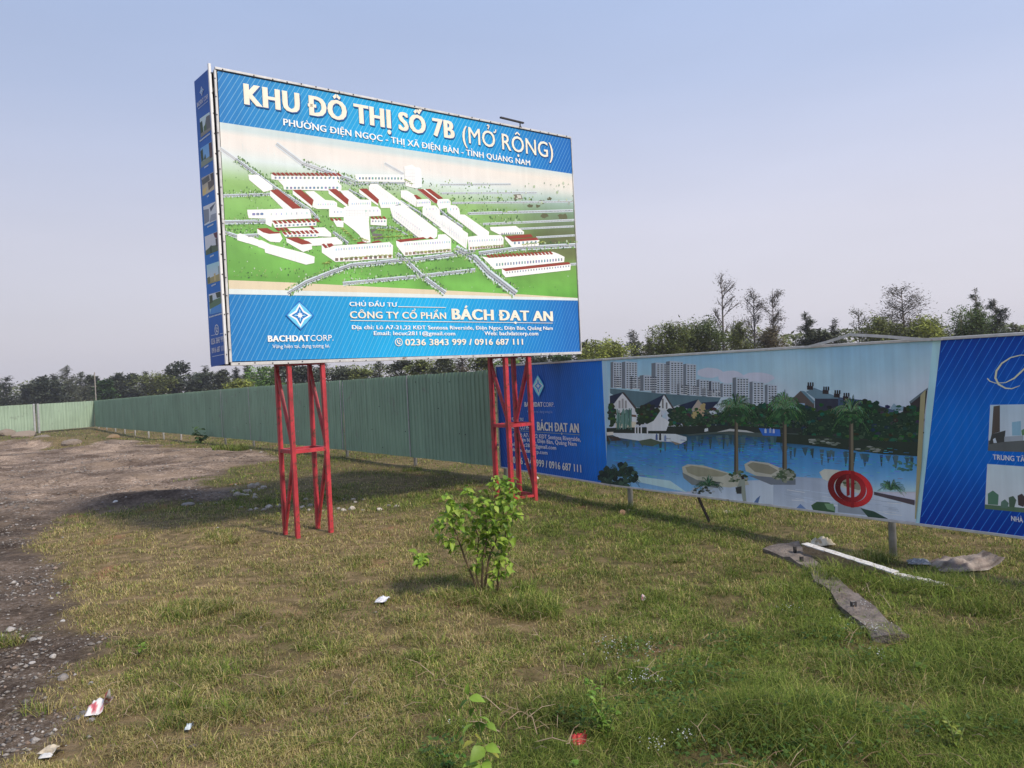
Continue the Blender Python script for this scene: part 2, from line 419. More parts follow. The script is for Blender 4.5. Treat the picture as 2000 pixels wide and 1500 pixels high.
V[:, 2] = np.stack([bx + fx * o1 + px_ * .8, by + fy * o1 + py_ * .8, bz + m1], 1); V[:, 3] = np.stack([bx + fx * o1 - px_ * .8, by + fy * o1 - py_ * .8, bz + m1], 1)
V[:, 4] = np.stack([bx + fx * o2, by + fy * o2, bz + h2], 1)
b0 = (np.arange(n) * 5)[:, None]
lp = np.concatenate([b0 + np.array([[0, 1, 2, 3]]), b0 + np.array([[3, 2, 4]])], 1).ravel()
sz = np.tile([4, 3], n)
GREENS = np.array([(.115, .170, .026), (.165, .225, .038), (.225, .275, .055), (.09, .140, .028), (.28, .29, .08)])
STRAWS = np.array([(.45, .375, .155), (.38, .325, .115), (.50, .41, .21), (.31, .265, .085), (.43, .315, .155)])
isdry = rng.rand(n) < np.clip(dn * .84 - .03 + .5 * (fbm(bx * 7, by * 7 + 9, 3) - .5), 0, .90)
c = np.where(isdry[:, None], STRAWS[rng.randint(0, 5, n)], GREENS[rng.randint(0, 5, n)]) * (.6 + .7 * rng.rand(n))[:, None] * (.62 + .76 * fbm(bx * 4 + 50, by * 4, 4))[:, None]
C5 = np.repeat(c[:, None], 5, 1); C5[:, 4] *= 1.15
me = np_mesh("grass", V.reshape(-1, 3), lp, sz, C5.reshape(-1, 3))
tag(link("grass", me, M['grass']), "short dry and green turf covering the open ground", "grass", kind="stuff")

# broad-leaved ground cover patches at the lower right
rng = np.random.RandomState(21); pv, pf, pc = [], [], []
def leaf_quads(pos, size, cols, seed, up=.5, aspect=.55):
    """many small pointed leaves: 4 verts each"""
    r = np.random.RandomState(seed); k = len(pos)
    a = r.rand(k) * 6.283; tilt = (r.rand(k) - .5) * 2 * (1 - up) + up * .4
    d = np.stack([np.cos(a) * np.cos(tilt), np.sin(a) * np.cos(tilt), np.sin(tilt)], 1)
    rl = r.rand(k) * 2 - 1
    s_ = np.stack([-np.sin(a), np.cos(a), rl * .7], 1); s_ /= np.linalg.norm(s_, axis=1)[:, None]
    L_ = (size * (.6 + .8 * r.rand(k)))[:, None] if np.ndim(size) else size * (.6 + .8 * r.rand(k))[:, None]
    V_ = np.stack([pos, pos + d * L_ * .45 + s_ * L_ * aspect * .5, pos + d * L_, pos + d * L_ * .45 - s_ * L_ * aspect * .5], 1)
    return V_.reshape(-1, 3), np.repeat(cols, 4, 0)
pts = []
for x_, y_, k, r_ in [(1150, 1420, 130, .16), (1350, 1330, 260, .3), (1340, 1400, 260, .25), (1600, 1390, 160, .3), (1500, 1440, 160, .25), (1300, 1380, 120, .2), (1640, 1260, 120, .22), (1420, 1480, 200, .25),
                      (1240, 1280, 120, .25), (1700, 1300, 80, .2), (860, 1480, 60, .1), (1960, 1440, 80, .15), (1440, 1270, 100, .25), (1570, 1480, 160, .25), (1780, 1430, 100, .2), (1650, 1470, 120, .2)]:
    p = at(x_, y_); a = rng.rand(k) * 6.283; rr = r_ * np.sqrt(rng.rand(k)); X_ = p.x + rr * np.cos(a); Y_ = p.y + rr * np.sin(a) * .8
    pts.append(np.stack([X_, Y_, height(X_, Y_) + .02 + .07 * rng.rand(k)], 1))
pts = np.concatenate(pts); cl = np.array([(.070, .135, .020), (.10, .17, .03), (.05, .10, .02)])[rng.randint(0, 3, len(pts))]
v_, c_ = leaf_quads(pts, .024, cl, 3, .55, .7)
me = np_mesh("ground_cover", v_, np.arange(len(v_)), np.full(len(v_) // 4, 4), c_)
tag(link("ground_cover", me, M['leaf']), "small broad-leaved weeds creeping through the grass", "ground cover", kind="stuff")
pts = []
for x_, y_, k, r_ in [(1190, 1278, 26, .13), (1250, 1290, 20, .14), (1265, 1350, 22, .08), (1715, 1248, 26, .08), (1680, 1200, 10, .1), (1715, 1300, 8, .05), (1345, 1470, 10, .06), (1285, 1490, 10, .05), (1220, 1305, 14, .13), (1650, 1235, 8, .1), (1560, 1210, 10, .12), (890, 1440, 2, .05)]:
    p = at(x_, y_); X_ = p.x + r_ * rng.randn(k) * .6; Y_ = p.y + r_ * rng.randn(k) * .6
    for dx in range(3):
        pts.append(np.stack([X_ + rng.randn(k) * .006, Y_ + rng.randn(k) * .006, height(X_, Y_) + .055 + .05 * rng.rand(k)], 1))
pts = np.concatenate(pts); v_, c_ = leaf_quads(pts, .0075, np.full((len(pts), 3), .62), 8, .5, .9)
me = np_mesh("wild_flowers", v_, np.arange(len(v_)), np.full(len(v_) // 4, 4), c_)
tag(link("wild_flowers", me, M['leaf']), "tiny white flower heads dotted in the grass at the lower right", "flowers", kind="stuff")
# straw stems lying about
mb = MB(); random.seed(4)
for k in range(420):
    px0 = random.uniform(120, 1990); py0 = 1010 + 480 * random.random() ** .8
    p = on_ground(px0, py0)
    if gravel_mask(np.array([p.x]), np.array([p.y]))[0] > .6: continue
    a = random.uniform(0, 6.28); L_ = random.uniform(.05, .16); z = gz(p.x, p.y) + random.uniform(.02, .06)
    e = Vector((math.cos(a) * L_, math.sin(a) * L_, random.uniform(-.02, .05)))
    q0 = Vector((p.x, p.y, z)); cc = random.choice([(.42, .32, .19), (.35, .26, .15), (.48, .36, .25), (.30, .2, .12)])
    mb.tube([q0, q0 + e * .5 + Vector((0, 0, .012)), q0 + e], [.0018, .0016, .0008], 4, cc, False)
for (x_, y_) in [(985, 1440), (965, 1400), (1010, 1420), (1030, 1450), (1100, 1470), (1290, 1330), (1080, 1262), (1640, 1262), (1690, 1160), (1730, 1195), (860, 1330), (1850, 1085), (1400, 1460), (1620, 1480)]:
    p = at(x_, y_)
    for k in range(2):
        a = random.uniform(0, 6.28); L_ = random.uniform(.07, .18); q0 = p + Vector((random.uniform(-.05, .05), random.uniform(-.05, .05), .02)); e = Vector((math.cos(a) * L_, math.sin(a) * L_, random.uniform(.0, .10))); m_ = q0 + e * .55 + Vector((0, 0, .02)); cc = random.choice([(.44, .33, .22), (.38, .27, .17), (.50, .38, .27)])
        mb.tube([q0, m_, q0 + e], [.0026, .0022, .001], 5, cc, False); mb.tube([m_, m_ + Vector((random.uniform(-.06, .06), random.uniform(-.06, .06), .04))], [.0018, .0008], 4, cc, False)
tag(mb.build("dry_straw", M['grass']), "dead straw stems lying across the turf", "straw", kind="stuff")

# ------------------------------------------------------------------ gravel: loose stones
rng = np.random.RandomState(31)
OCT = np.array([(1, 0, 0), (0, 1, 0), (-1, 0, 0), (0, -1, 0), (0, 0, 1), (0, 0, -.6), (.7, .7, .45), (-.7, -.7, .4)], float)
OF = [(0, 6, 4), (6, 1, 4), (1, 2, 4), (2, 7, 4), (7, 3, 4), (3, 0, 4), (0, 1, 6), (2, 3, 7), (1, 0, 5), (2, 1, 5), (3, 2, 5), (0, 3, 5)]
n0 = 95000
yy = (3.0 ** -.4 + rng.rand(n0) * (30 ** -.4 - 3.0 ** -.4)) ** (1 / -.4); xx = -yy * .72 + rng.rand(n0) * (yy * .55)
g_ = gravel_mask(xx, yy); k_ = (rng.rand(n0) < g_ * (.05 + 1.0 * sstep(.40, .66, fbm(xx * 1.9, yy * 1.9, 4))) * (.55 + .45 * sstep(5, 10, yy))) | (rng.rand(n0) < .004)
xx, yy = xx[k_], yy[k_]; n = len(xx)
sz_ = (.0025 + .014 * rng.rand(n) ** 5) * (1 + .06 * yy); big = rng.rand(n) < .03; sz_[big] *= 2.0
V = OCT[None] * (1 + .35 * (rng.rand(n, 8, 3) - .5)); V *= (sz_[:, None] * np.stack([np.ones(n), .6 + .4 * rng.rand(n), .35 + .35 * rng.rand(n)], 1))[:, None]
a = rng.rand(n) * 6.283; ca, sa = np.cos(a)[:, None], np.sin(a)[:, None]
V = np.stack([V[..., 0] * ca - V[..., 1] * sa, V[..., 0] * sa + V[..., 1] * ca, V[..., 2]], -1)
V += np.stack([xx, yy, height(xx, yy) + sz_ * .12], 1)[:, None]
lp = ((np.arange(n) * 8)[:, None] + np.array(OF).ravel()[None]).ravel()
pal = np.array([(.31, .275, .245), (.21, .18, .155), (.44, .40, .365), (.13, .105, .09), (.27, .20, .155), (.20, .14, .10)])
cc = pal[rng.choice(6, n, p=[.25, .25, .13, .17, .12, .08])] * (.6 + .5 * rng.rand(n))[:, None]
me = np_mesh("gravel", V.reshape(-1, 3), lp, np.full(n * len(OF), 3), np.repeat(cc, 8, 0))
tag(link("gravel", me, M['stone']), "loose grey brown gravel on the dirt track", "gravel", kind="stuff")
# ------------------------------------------------------------------ flat prints on walls
random.seed(7)
class Wall:
    """upright (possibly bent) print surface; s runs along it, z is up"""
    def __init__(self, pts, n_to_cam=True):
        self.p = [Vector((x, y, 0)) for x, y in pts]; self.L = [0]
        for a, b in zip(self.p, self.p[1:]): self.L.append(self.L[-1] + (b - a).length)
        self.seg = list(range(len(self.p) - 1)); self.zl = (-9, 99)
    def dirn(self, i): return (self.p[i + 1] - self.p[i]).normalized()
    def norm(self, i):
        d = self.dirn(i); n = Vector((d.y, -d.x, 0))
        return n if n.dot(-self.p[i]) > 0 else -n
    def coord(self, x, y):
        r = ray(x, y)
        for i in self.seg:
            d = self.dirn(i); a = self.p[i]
            den = r.x * d.y - r.y * d.x
            k = (a.x * d.y - a.y * d.x) / den
            s = (Vector((r.x * k, r.y * k, 0)) - a).dot(d)
            if s <= self.L[i + 1] - self.L[i] or i == self.seg[-1]:
                return self.L[i] + s, min(self.zl[1], max(self.zl[0], EYE + r.z * k))
    def at(self, s, z, off=0.0):
        for i in self.seg:
            if s <= self.L[i + 1] or i == self.seg[-1]:
                p = self.p[i] + self.dirn(i) * (s - self.L[i]) + self.norm(i) * off
                return Vector((p.x, p.y, z))
    def put(self, x, y, off=0.0):
        return self.at(*self.coord(x, y), off)
    def side(self, s):
        for i in self.seg:
            if s <= self.L[i + 1] or i == self.seg[-1]: return self.dirn(i), self.norm(i)

def each_piece(mb, name, material, parent):
    """every box of mb (8 corners each) becomes its own little part"""
    for i in range(0, len(mb.v), 8):
        b = MB(); b.v = mb.v[i:i + 8]; b.c = mb.c[i:i + 8]; b.f = [tuple(j - i for j in f) for f in mb.f if i <= f[0] < i + 8]; b.build(name, material, parent)
class Art:
    def __init__(self, wall, gain, crop=(0, 0, 1)):
        self.w = wall; self.g = gain; self.mb = MB(); self.crop = crop
    def use(self, x0, y0, k): self.crop = (x0, y0, k); return self
    def px(self, p): x0, y0, k = self.crop; return x0 + p[0] / k, y0 + p[1] / k
    def poly(self, pts, col, lay=1):
        off = (lay + random.random() * .85) * .0005
        cols = [lin(c, self.g) for c in col] if isinstance(col, list) else lin(col, self.g)
        self.mb.face([self.w.put(*self.px(p), off) for p in pts], cols)
    def strip(self, pts, wd, col, lay=1):
        """polyline ribbon in picture units"""
        n = len(pts); Lf, Rt = [], []
        for i, p in enumerate(pts):
            a, b = pts[max(i - 1, 0)], pts[min(i + 1, n - 1)]
            dx, dy = b[0] - a[0], b[1] - a[1]; l = math.hypot(dx, dy) or 1
            w_ = (wd[i] if isinstance(wd, (list, tuple)) else wd) / 2
            Lf.append((p[0] - dy / l * w_, p[1] + dx / l * w_)); Rt.append((p[0] + dy / l * w_, p[1] - dx / l * w_))
        lay = lay + random.random() * .5
        for i in range(n - 1): self.poly([Lf[i], Lf[i + 1], Rt[i + 1], Rt[i]], col, lay)
    def blob(self, x, y, rx, ry, col, lay=5, n=9, rough=.35):
        self.poly([(x + rx * math.cos(6.283 * k / n) * (1 - rough * random.random()), y + ry * math.sin(6.283 * k / n) * (1 - rough * random.random())) for k in range(n)], col, lay)
    def grid(self, x0, y0, x1, y1, nx, ny, fn, lay=0):
        for i in range(nx):
            for j in range(ny):
                q = [(x0 + (x1 - x0) * (i + a) / nx, y0 + (y1 - y0) * (j + b) / ny) for a, b in ((0, 0), (1, 0), (1, 1), (0, 1))]
                self.poly(q, [fn((p[0] - x0) / (x1 - x0), (p[1] - y0) / (y1 - y0)) for p in q], lay)
    def sgrid(self, quad, nx, ny, fn, lay=0):
        """bilinear quad TL,TR,BR,BL in picture pixels, coloured by fn(u,v)"""
        c = [self.w.coord(*self.px(p)) for p in quad]
        def P_(u, v):
            a = [c[0][k] * (1 - u) + c[1][k] * u for k in (0, 1)]; b = [c[3][k] * (1 - u) + c[2][k] * u for k in (0, 1)]
            return self.w.at(a[0] * (1 - v) + b[0] * v, a[1] * (1 - v) + b[1] * v, lay * .0005)
        for i in range(nx):
            for j in range(ny):
                uv = [(i / nx, j / ny), ((i + 1) / nx, j / ny), ((i + 1) / nx, (j + 1) / ny), (i / nx, (j + 1) / ny)]
                self.mb.face([P_(*t_) for t_ in uv], [lin(fn(*t_), self.g) for t_ in uv])
    def stripes(self, quad, step, width, lean, colf, lay=1):
        """slanting hairlines clipped to the quad (metres on the wall)"""
        c = [self.w.coord(*self.px(p)) for p in quad]
        s0, s1 = min(c[0][0], c[3][0]), max(c[1][0], c[2][0])
        top = lambda s: c[0][1] + (c[1][1] - c[0][1]) * (s - c[0][0]) / (c[1][0] - c[0][0])
        bot = lambda s: c[3][1] + (c[2][1] - c[3][1]) * (s - c[3][0]) / (c[2][0] - c[3][0])
        s = s0 - 3
        while s < s1 + .2:
            zb, zt = bot(max(s, s0)), top(min(max(s, s0), s1)); H = zt - zb
            a, b = s, s + H * lean                       # bottom and top ends
            f0 = max(0, (s0 - a) / (b - a)); f1 = min(1, (s1 - a) / (b - a))
            if f1 > f0:
                pa = (a + (b - a) * f0, zb + H * f0); pb = (a + (b - a) * f1, zb + H * f1)
                n_ = 4
                for k in range(n_):
                    u0, u1 = k / n_, (k + 1) / n_
                    P0 = [pa[i] + (pb[i] - pa[i]) * u0 for i in (0, 1)]; P1 = [pa[i] + (pb[i] - pa[i]) * u1 for i in (0, 1)]
                    cc = [lin(colf((p[0] - s0) / (s1 - s0)), self.g) for p in (P0, P0, P1, P1)]
                    self.mb.face([self.w.at(max(s0, min(s1, x_)), z_, lay * .0005) for x_, z_ in ((P0[0], P0[1]), (P0[0] + width, P0[1]), (P1[0] + width, P1[1]), (P1[0], P1[1]))], cc)
            s += step

_gl = {}
def _tm(body, offset=0.0):
    k = (body, offset)
    if k in _gl: return _gl[k]
    c = bpy.data.curves.new("glyph", 'FONT'); c.body = body; c.dimensions = '2D'; c.fill_mode = 'FRONT'; c.resolution_u = 3; c.offset = offset
    o = bpy.data.objects.new("glyph", c); me = o.to_mesh()
    vs = [tuple(v.co) for v in me.vertices]; fs = [tuple(p.vertices) for p in me.polygons]
    o.to_mesh_clear(); bpy.data.objects.remove(o); bpy.data.curves.remove(c)
    _gl[k] = (vs, fs); return _gl[k]
def _w(body): xs = [v[0] for v in _tm(body)[0]]; return max(xs) - min(xs)
def _adv(ch): return _w("H" + ch + "H") - _w("HH")
CAP = max(v[1] for v in _tm("H")[0])
def lettering(name, wall, text, p0, p1, cap_px, bold, col, gain, off, parent, material, drop=None, ital=0.0):
    """fits a line of text between baseline pixels p0 and p1 on the wall"""
    faces = []; x = 0.0; th = .052 + .03 * bold; lev = 0
    def ribbon(pts, w_):
        for (ax, ay), (bx_, by_) in zip(pts, pts[1:]):
            dx, dy = bx_ - ax, by_ - ay; l = math.hypot(dx, dy) or 1; ux, uy = -dy / l * w_ / 2, dx / l * w_ / 2
            faces.append(([(ax + ux, ay + uy), (ax - ux, ay - uy), (bx_ - ux, by_ - uy), (bx_ + ux, by_ + uy)], 4))
    for ch in text:
        if ch == ' ': x += _adv(ch) * 1.05; continue
        d = unicodedata.normalize('NFD', ch); base, marks = d[0], d[1:]
        bar = base in 'Đđ'; base = {'Đ': 'D', 'đ': 'd'}.get(base, base)
        if base == 'i' and any(m in '\u0300\u0301\u0309' for m in marks): base = '\u0131'
        vs, fs = _tm(base, .006 * bold if base not in 'MW' else 0.0)
        x0 = min(v[0] for v in vs); x1 = max(v[0] for v in vs); top = max(v[1] for v in vs)
        for k, dx in enumerate([0] if bold <= 0 else ([-.022 * bold, .022 * bold, 0] if bold < 1.5 else [-.044, .044, -.022, .022, 0])):
            for f in fs: faces.append(([(x + vs[i][0] + dx, vs[i][1]) for i in f], k))
        cx = x + (x0 + x1) / 2; y = top + .045
        if bar:
            if d[0] == 'Đ': ribbon([(x + x0 - .09, CAP * .5), (x + x0 + .26, CAP * .5)], th)
            else: ribbon([(x + x1 - .26, top - .09), (x + x1 + .07, top - .09)], th * .9)
        circ = False
        for m in marks:
            mx, my = (cx + .17, y + .09) if circ else (cx, y)
            if m == '\u0302': ribbon([(cx - .14, y + .02), (cx, y + .13), (cx + .14, y + .02)], th); circ = True
            elif m == '\u0301': ribbon([(mx - .04, my + .02), (mx + .08, my + .17)], th * 1.1)
            elif m == '\u0300': ribbon([(mx + .04, my + .02), (mx - .08, my + .17)], th * 1.1)
            elif m == '\u0303': ribbon([(mx - .15, my + .04), (mx - .08, my + .11), (mx + .06, my + .05), (mx + .14, my + .12)], th)
            elif m == '\u0309': ribbon([(mx - .06, my + .15), (mx + .01, my + .20), (mx + .07, my + .15), (mx + .01, my + .08), (mx, my + .01)], th * .9)
            elif m == '\u031b': ribbon([(x + x1 - .06, top - .04), (x + x1 + .06, top), (x + x1 + .08, top + .11)], th)
            elif m == '\u0323':
                r_ = .055 + .02 * bold; faces.append(([(cx + r_ * math.cos(.785 * k), -.16 + r_ * math.sin(.785 * k)) for k in range(8)], 0))
            elif m == '\u0306': ribbon([(cx - .12, y + .12), (cx, y + .04), (cx + .12, y + .12)], th)
        x += _adv(base) + (.03 * bold)
    xs = [p[0] for f, _ in faces for p in f]; u0, u1 = min(xs), max(xs)
    a, b = wall.coord(*p0), wall.coord(*p1); hc = wall.coord(p0[0], p0[1] - cap_px)[1] - a[1]
    sx = (b[0] - a[0]) / (u1 - u0); sy = hc / CAP
    mb = MB(); cl = lin(col, gain)
    for f, k in faces:
        mb.face([wall.at(a[0] + (px - u0) * sx + py * sy * ital, a[1] + (b[1] - a[1]) * (px - u0) / (u1 - u0) + py * sy, off + k * .00025) for px, py in f], cl)
    if drop:
        dc = lin(drop[0], gain)
        for f, k in faces:
            mb.face([wall.at(a[0] + (px - u0) * sx + drop[1], a[1] + (b[1] - a[1]) * (px - u0) / (u1 - u0) + py * sy - drop[1], off - .0008 + k * .0001) for px, py in f], dc)
    return mb.build(name, material, parent)

def emblem(wall, cx, cy, rx, ry, gain, off, parent, material, glow=True):
    s0, z0 = wall.coord(cx, cy); hs = wall.coord(cx + rx, cy)[0] - s0; hz_ = wall.coord(cx, cy - ry)[1] - z0
    mb = MB(); k = [0]
    def pol(pts, col):
        k[0] += 1; mb.face([wall.at(s0 + x * hs, z0 + y * hz_, off + k[0] * .0002) for x, y in pts], lin(col, gain))
    def dia(r, c_=.5, squash=.46):
        o = []
        for i in range(4):
            a = math.pi / 2 * i; o.append((r * math.cos(a), r * math.sin(a)))
            o.append((r * squash * math.cos(a + math.pi / 4) * 1.42, r * squash * math.sin(a + math.pi / 4) * 1.42))
        return o
    if glow:
        pol(dia(1.28, squash=.50), (40, 110, 190)); pol(dia(1.12, squash=.53), (110, 205, 240))
    pol(dia(1.0, squash=.38), (248, 250, 252)); pol(dia(.76, squash=.36), (45, 130, 205))
    for i in range(4):
        a = math.pi / 2 * i; ca, sa = math.cos(a), math.sin(a)
        pol([(x * ca - y * sa, x * sa + y * ca) for x, y in [(.16, 0), (.36, .17), (.62, .05), (.70, 0), (.62, -.05), (.36, -.17)]], (30, 100, 180))
        pol([(x * ca - y * sa, x * sa + y * ca) for x, y in [(.2, 0), (.38, .09), (.56, 0), (.38, -.09)]], (120, 200, 235))
    st = []
    for i in range(16):
        a = math.pi / 8 * i; r = (.36 if i % 4 == 0 else .27) if i % 2 == 0 else .15; st.append((r * math.cos(a), r * math.sin(a)))
    pol(st, (252, 252, 252))
    return mb.build("emblem", material, parent)

def phone_icon(wall, cx, cy, rx, ry, gain, off, parent, material, col=(240, 236, 228)):
    s0, z0 = wall.coord(cx, cy); hs = wall.coord(cx + rx, cy)[0] - s0; hz_ = wall.coord(cx, cy - ry)[1] - z0
    mb = MB(); c = lin(col, gain)
    P_ = lambda x, y: wall.at(s0 + x * hs, z0 + y * hz_, off)
    for r0, r1, a0, a1, n in ((1, .82, 0, 6.2832, 24), (.62, .50, .1, 1.45, 6), (.40, .28, .1, 1.45, 5)):
        for i in range(n):
            b0, b1 = a0 + (a1 - a0) * i / n, a0 + (a1 - a0) * (i + 1) / n
            o_ = 0 if r0 == 1 else -.05
            mb.face([P_(o_ + r * math.cos(b), o_ + r * math.sin(b)) for r, b in ((r0, b0), (r1, b0), (r1, b1), (r0, b1))], c)
    hand = [(-.50, .42), (-.28, .55), (-.16, .25), (-.28, .12), (.02, -.22), (.16, -.12), (.44, -.28), (.30, -.52), (.05, -.55), (-.25, -.33), (-.48, .05)]
    mb.face([P_(x, y) for x, y in hand], c)
    return mb.build("phone_symbol", material, parent)

# ------------------------------------------------------------------ the tall billboard
GB = 1.06
TH = 0.888077
bd = Vector((math.sin(TH), math.cos(TH), 0)); bs = Vector((-math.cos(TH), math.sin(TH), 0)); bn = -bs
BA = Vector((-2.883, 8.408, 0)); BW, ZB, ZT, DEP = 5.0, 1.920, 4.955, .48
def bp_(t_, s_, z_): return BA + bd * t_ + bs * s_ + Vector((0, 0, z_))
bill = empty("billboard", BA + bd * 2.5 + bs * .2, "tall blue two-legged billboard showing a bird's-eye housing plan", "billboard")
front = Wall([tuple(bp_(0, 0, 0).xy), tuple(bp_(BW, 0, 0).xy)])
A = Art(front, GB)
BLUE_L, BLUE_M, BLUE_R = (34, 116, 184), (20, 176, 232), (14, 104, 184)
def band(u, v=0, flip=1):
    k = abs(u - .47) / .5
    k = min(1, k) ** 1.2
    e = BLUE_L if u < .47 else BLUE_R
    return tuple(BLUE_M[i] * (1 - k) + e[i] * k for i in range(3))
TOP = [(424.5, 138), (1114, 271.5), (1117.6, 339.5), (429, 238.5)]
LOW = [(447, 573.5), (1128.5, 586.5), (1132.5, 687), (453.5, 706)]
MID = [(429, 238.5), (1117.6, 339.5), (1128.5, 586.5), (447, 573.5)]
A.sgrid(TOP, 24, 2, band, 0); A.sgrid(LOW, 24, 2, band, 0)
A.stripes(TOP, .056, .0075, .62, lambda u: tuple(c * .62 + 92 for c in band(min(1, max(0, u)))), 1)
A.stripes(LOW, .056, .0075, .55, lambda u: tuple(c * .66 + 78 for c in band(min(1, max(0, u)))), 1)
def lerp(stops, t_):
    for (a, ca), (b, cb) in zip(stops, stops[1:]):
        if t_ <= b:
            k = max(0, (t_ - a) / (b - a)); return tuple(ca[i] * (1 - k) + cb[i] * k for i in range(3))
    return stops[-1][1]
def field(u, v):
    base = lerp([(0, (205, 218, 218)), (.04, (205, 218, 218)), (.05, (236, 228, 220)), (.13, (236, 230, 224)), (.20, (222, 232, 230)), (.27, (186, 208, 180)), (.34, (146, 186, 112)), (.6, (124, 178, 92)), (1, (112, 176, 78))], v)
    right = lerp([(0, (205, 218, 218)), (.05, (236, 226, 214)), (.14, (226, 224, 216)), (.22, (170, 194, 188)), (.33, (120, 146, 118)), (.5, (104, 112, 76)), (.66, (112, 122, 78)), (.78, (110, 158, 76)), (1, (108, 178, 74))], v)
    k = max(0, min(1, (u - .62) / .30)); n = .82 + .36 * float(fbm(np.array([u * 14]), np.array([v * 11]), 3)[0])
    n = 1 + (n - 1) * min(1, max(0, (v - .22) * 4))
    return tuple(min(252, (base[i] * (1 - k) + right[i] * k) * n) for i in range(3))
A.sgrid(MID, 56, 30, field, 0)
# sandy foot and pale strip
A.poly([(446, 547), (560, 551.5), (847, 566), (1027, 575.5), (1128.3, 582), (1128.4, 584), (447, 566)], (224, 208, 178), 2)
A.poly([(446.8, 564), (1128.3, 582.5), (1128.5, 587), (447, 574.5)], (222, 230, 228), 3)
WH, RF, KERB, ROAD, WIN = (250, 246, 243), (150, 66, 54), (214, 226, 234), (146, 152, 160), (128, 150, 168)
CA, CB, CC, CD, CE = (430, 230, 7.407), (430, 380, 7.407), (650, 310, 7.896), (860, 350, 6.522), (640, 440, 7.143)
TREES = []
def road(cr, pts, wd, dash=True, trees=0, pale=0.0, cars=True):
    A.use(*cr); f = lambda c: tuple(c[i] * (1 - pale) + 232 * pale for i in range(3))
    A.strip(pts, wd, f(KERB), 2); A.strip(pts, wd * .52, f(ROAD), 3)
    for (ax, ay), (bx_, by_) in zip(pts, pts[1:]):
        l = math.hypot(bx_ - ax, by_ - ay); n_ = int(l / 20)
        for k in range(n_):
            u = (k + .5) / max(n_, 1); x, y = ax + (bx_ - ax) * u, ay + (by_ - ay) * u; ux, uy = (bx_ - ax) / l, (by_ - ay) / l
            if dash: A.strip([(x - ux * 6, y - uy * 6), (x + ux * 6, y + uy * 6)], 5, f((235, 235, 228)), 4)
            if cars and k % 2: A.strip([(x - ux * 7 - uy * wd * .17, y - uy * 7 + ux * wd * .17), (x + ux * 5 - uy * wd * .17, y + uy * 5 + ux * wd * .17)], wd * .14, f((70, 78, 88)), 4)
            for q_ in range(trees):
                for sg in (-1, 1):
                    if random.random() < .95: TREES.append((cr, x + random.uniform(-14, 14) - uy * sg * wd * random.uniform(.45, .8), y + random.uniform(-10, 10) + ux * sg * wd * random.uniform(.45, .8), random.uniform(9, 22), pale))
road(CA, [(-5, 440), (230, 608)], 62, True, 0, .5, False); road(CA, [(220, 600), (470, 780), (780, 1010), (1300, 1345), (1420, 1480)], 62, True, 2)
road(CA, [(810, 375), (1200, 670), (1500, 760)], 66, True, 0, .45, False); road(CA, [(1180, 660), (1500, 770), (1760, 860), (2050, 965)], 74, True, 1, .1)
road(CA, [(45, 1130), (720, 1108)], 46, True, 1); road(CB, [(62, 402), (660, 390)], 64, True, 1); road(CB, [(60, 545), (240, 605), (560, 590)], 60, True, 1)
road(CC, [(60, 330), (330, 400), (560, 378), (1120, 375)], 40, True, 1); road(CC, [(800, 70), (1090, 235)], 44, True, 0, .5, False)
road(CC, [(820, 640), (1210, 830), (1460, 970)], 50, False, 2); road(CC, [(1030, 660), (1300, 820), (1440, 900), (1900, 1230)], 56, False, 2); road(CC, [(930, 920), (1300, 1210)], 46, False, 2)
road(CC, [(1640, 790), (1760, 900), (2000, 1060)], 50, False, 2); road(CC, [(0, 1130), (240, 1310)], 50, False, 2); road(CC, [(575, 1065), (950, 1060), (1150, 1180)], 26, False, 1); road(CC, [(240, 480), (480, 610)], 44, False, 2)
for (p, q_, pl) in [([(0, 68), (900, 64)], 26, .1), ([(0, 178), (1230, 172)], 27, .05), ([(150, 303), (1690, 285)], 27, 0), ([(350, 437), (1690, 400)], 34, 0), ([(540, 572), (1710, 520)], 28, 0), ([(1010, 632), (1700, 600)], 24, 0), ([(1220, 742), (1712, 715)], 24, 0)]:
    road(CD, p, q_, True, 0, pl, pl < .01)
road(CE, [(-560, 955), (-300, 800), (60, 655), (330, 560), (560, 540), (930, 500), (1230, 480), (1730, 415), (1900, 385), (2060, 345)], 74, True, 2)
road(CE, [(210, 815), (1250, 715), (2000, 632), (2060, 624)], 56, True, 1); road(CE, [(960, 400), (1100, 500), (1300, 700), (1640, 945)], 72, True, 2)
road(CD, [(190, 880), (440, 1010), (610, 1190), (960, 1462)], 96, True, 2); road(CD, [(490, 948), (1000, 880), (1735, 842)], 58, True, 1); road(CD, [(1560, 1090), (1735, 1080)], 30, True)
A.use(*CC); A.poly([(600, 1150), (760, 1160), (780, 1230), (640, 1250)], (118, 112, 112), 3); A.poly([(575, 1090), (680, 1085), (600, 1150)], (112, 106, 106), 3)
def P(cr, pts, col, lay=5): A.use(*cr); A.poly(pts, col, lay)
def wins(cr, a, b, n_, w_, h_, col=WIN, lay=8, wob=0):
    A.use(*cr)
    for k in range(n_):
        u = (k + .5) / n_; x, y = a[0] + (b[0] - a[0]) * u, a[1] + (b[1] - a[1]) * u
        A.poly([(x - w_ / 2, y - h_ / 2), (x + w_ / 2, y - h_ / 2), (x + w_ / 2, y + h_ / 2), (x - w_ / 2, y + h_ / 2)], tuple(c + random.uniform(-25, 15) for c in col), lay)
def reds(cr, x, y, dx, dy, n_, w_=45, h_=45, sk=45, lay=8):
    A.use(*cr)
    for k in range(n_):
        X, Y = x + dx * k, y + dy * k; A.poly([(X, Y), (X + w_, Y - 5), (X + w_ + sk, Y + h_ - 3), (X + sk, Y + h_ + 2)], RF, lay)
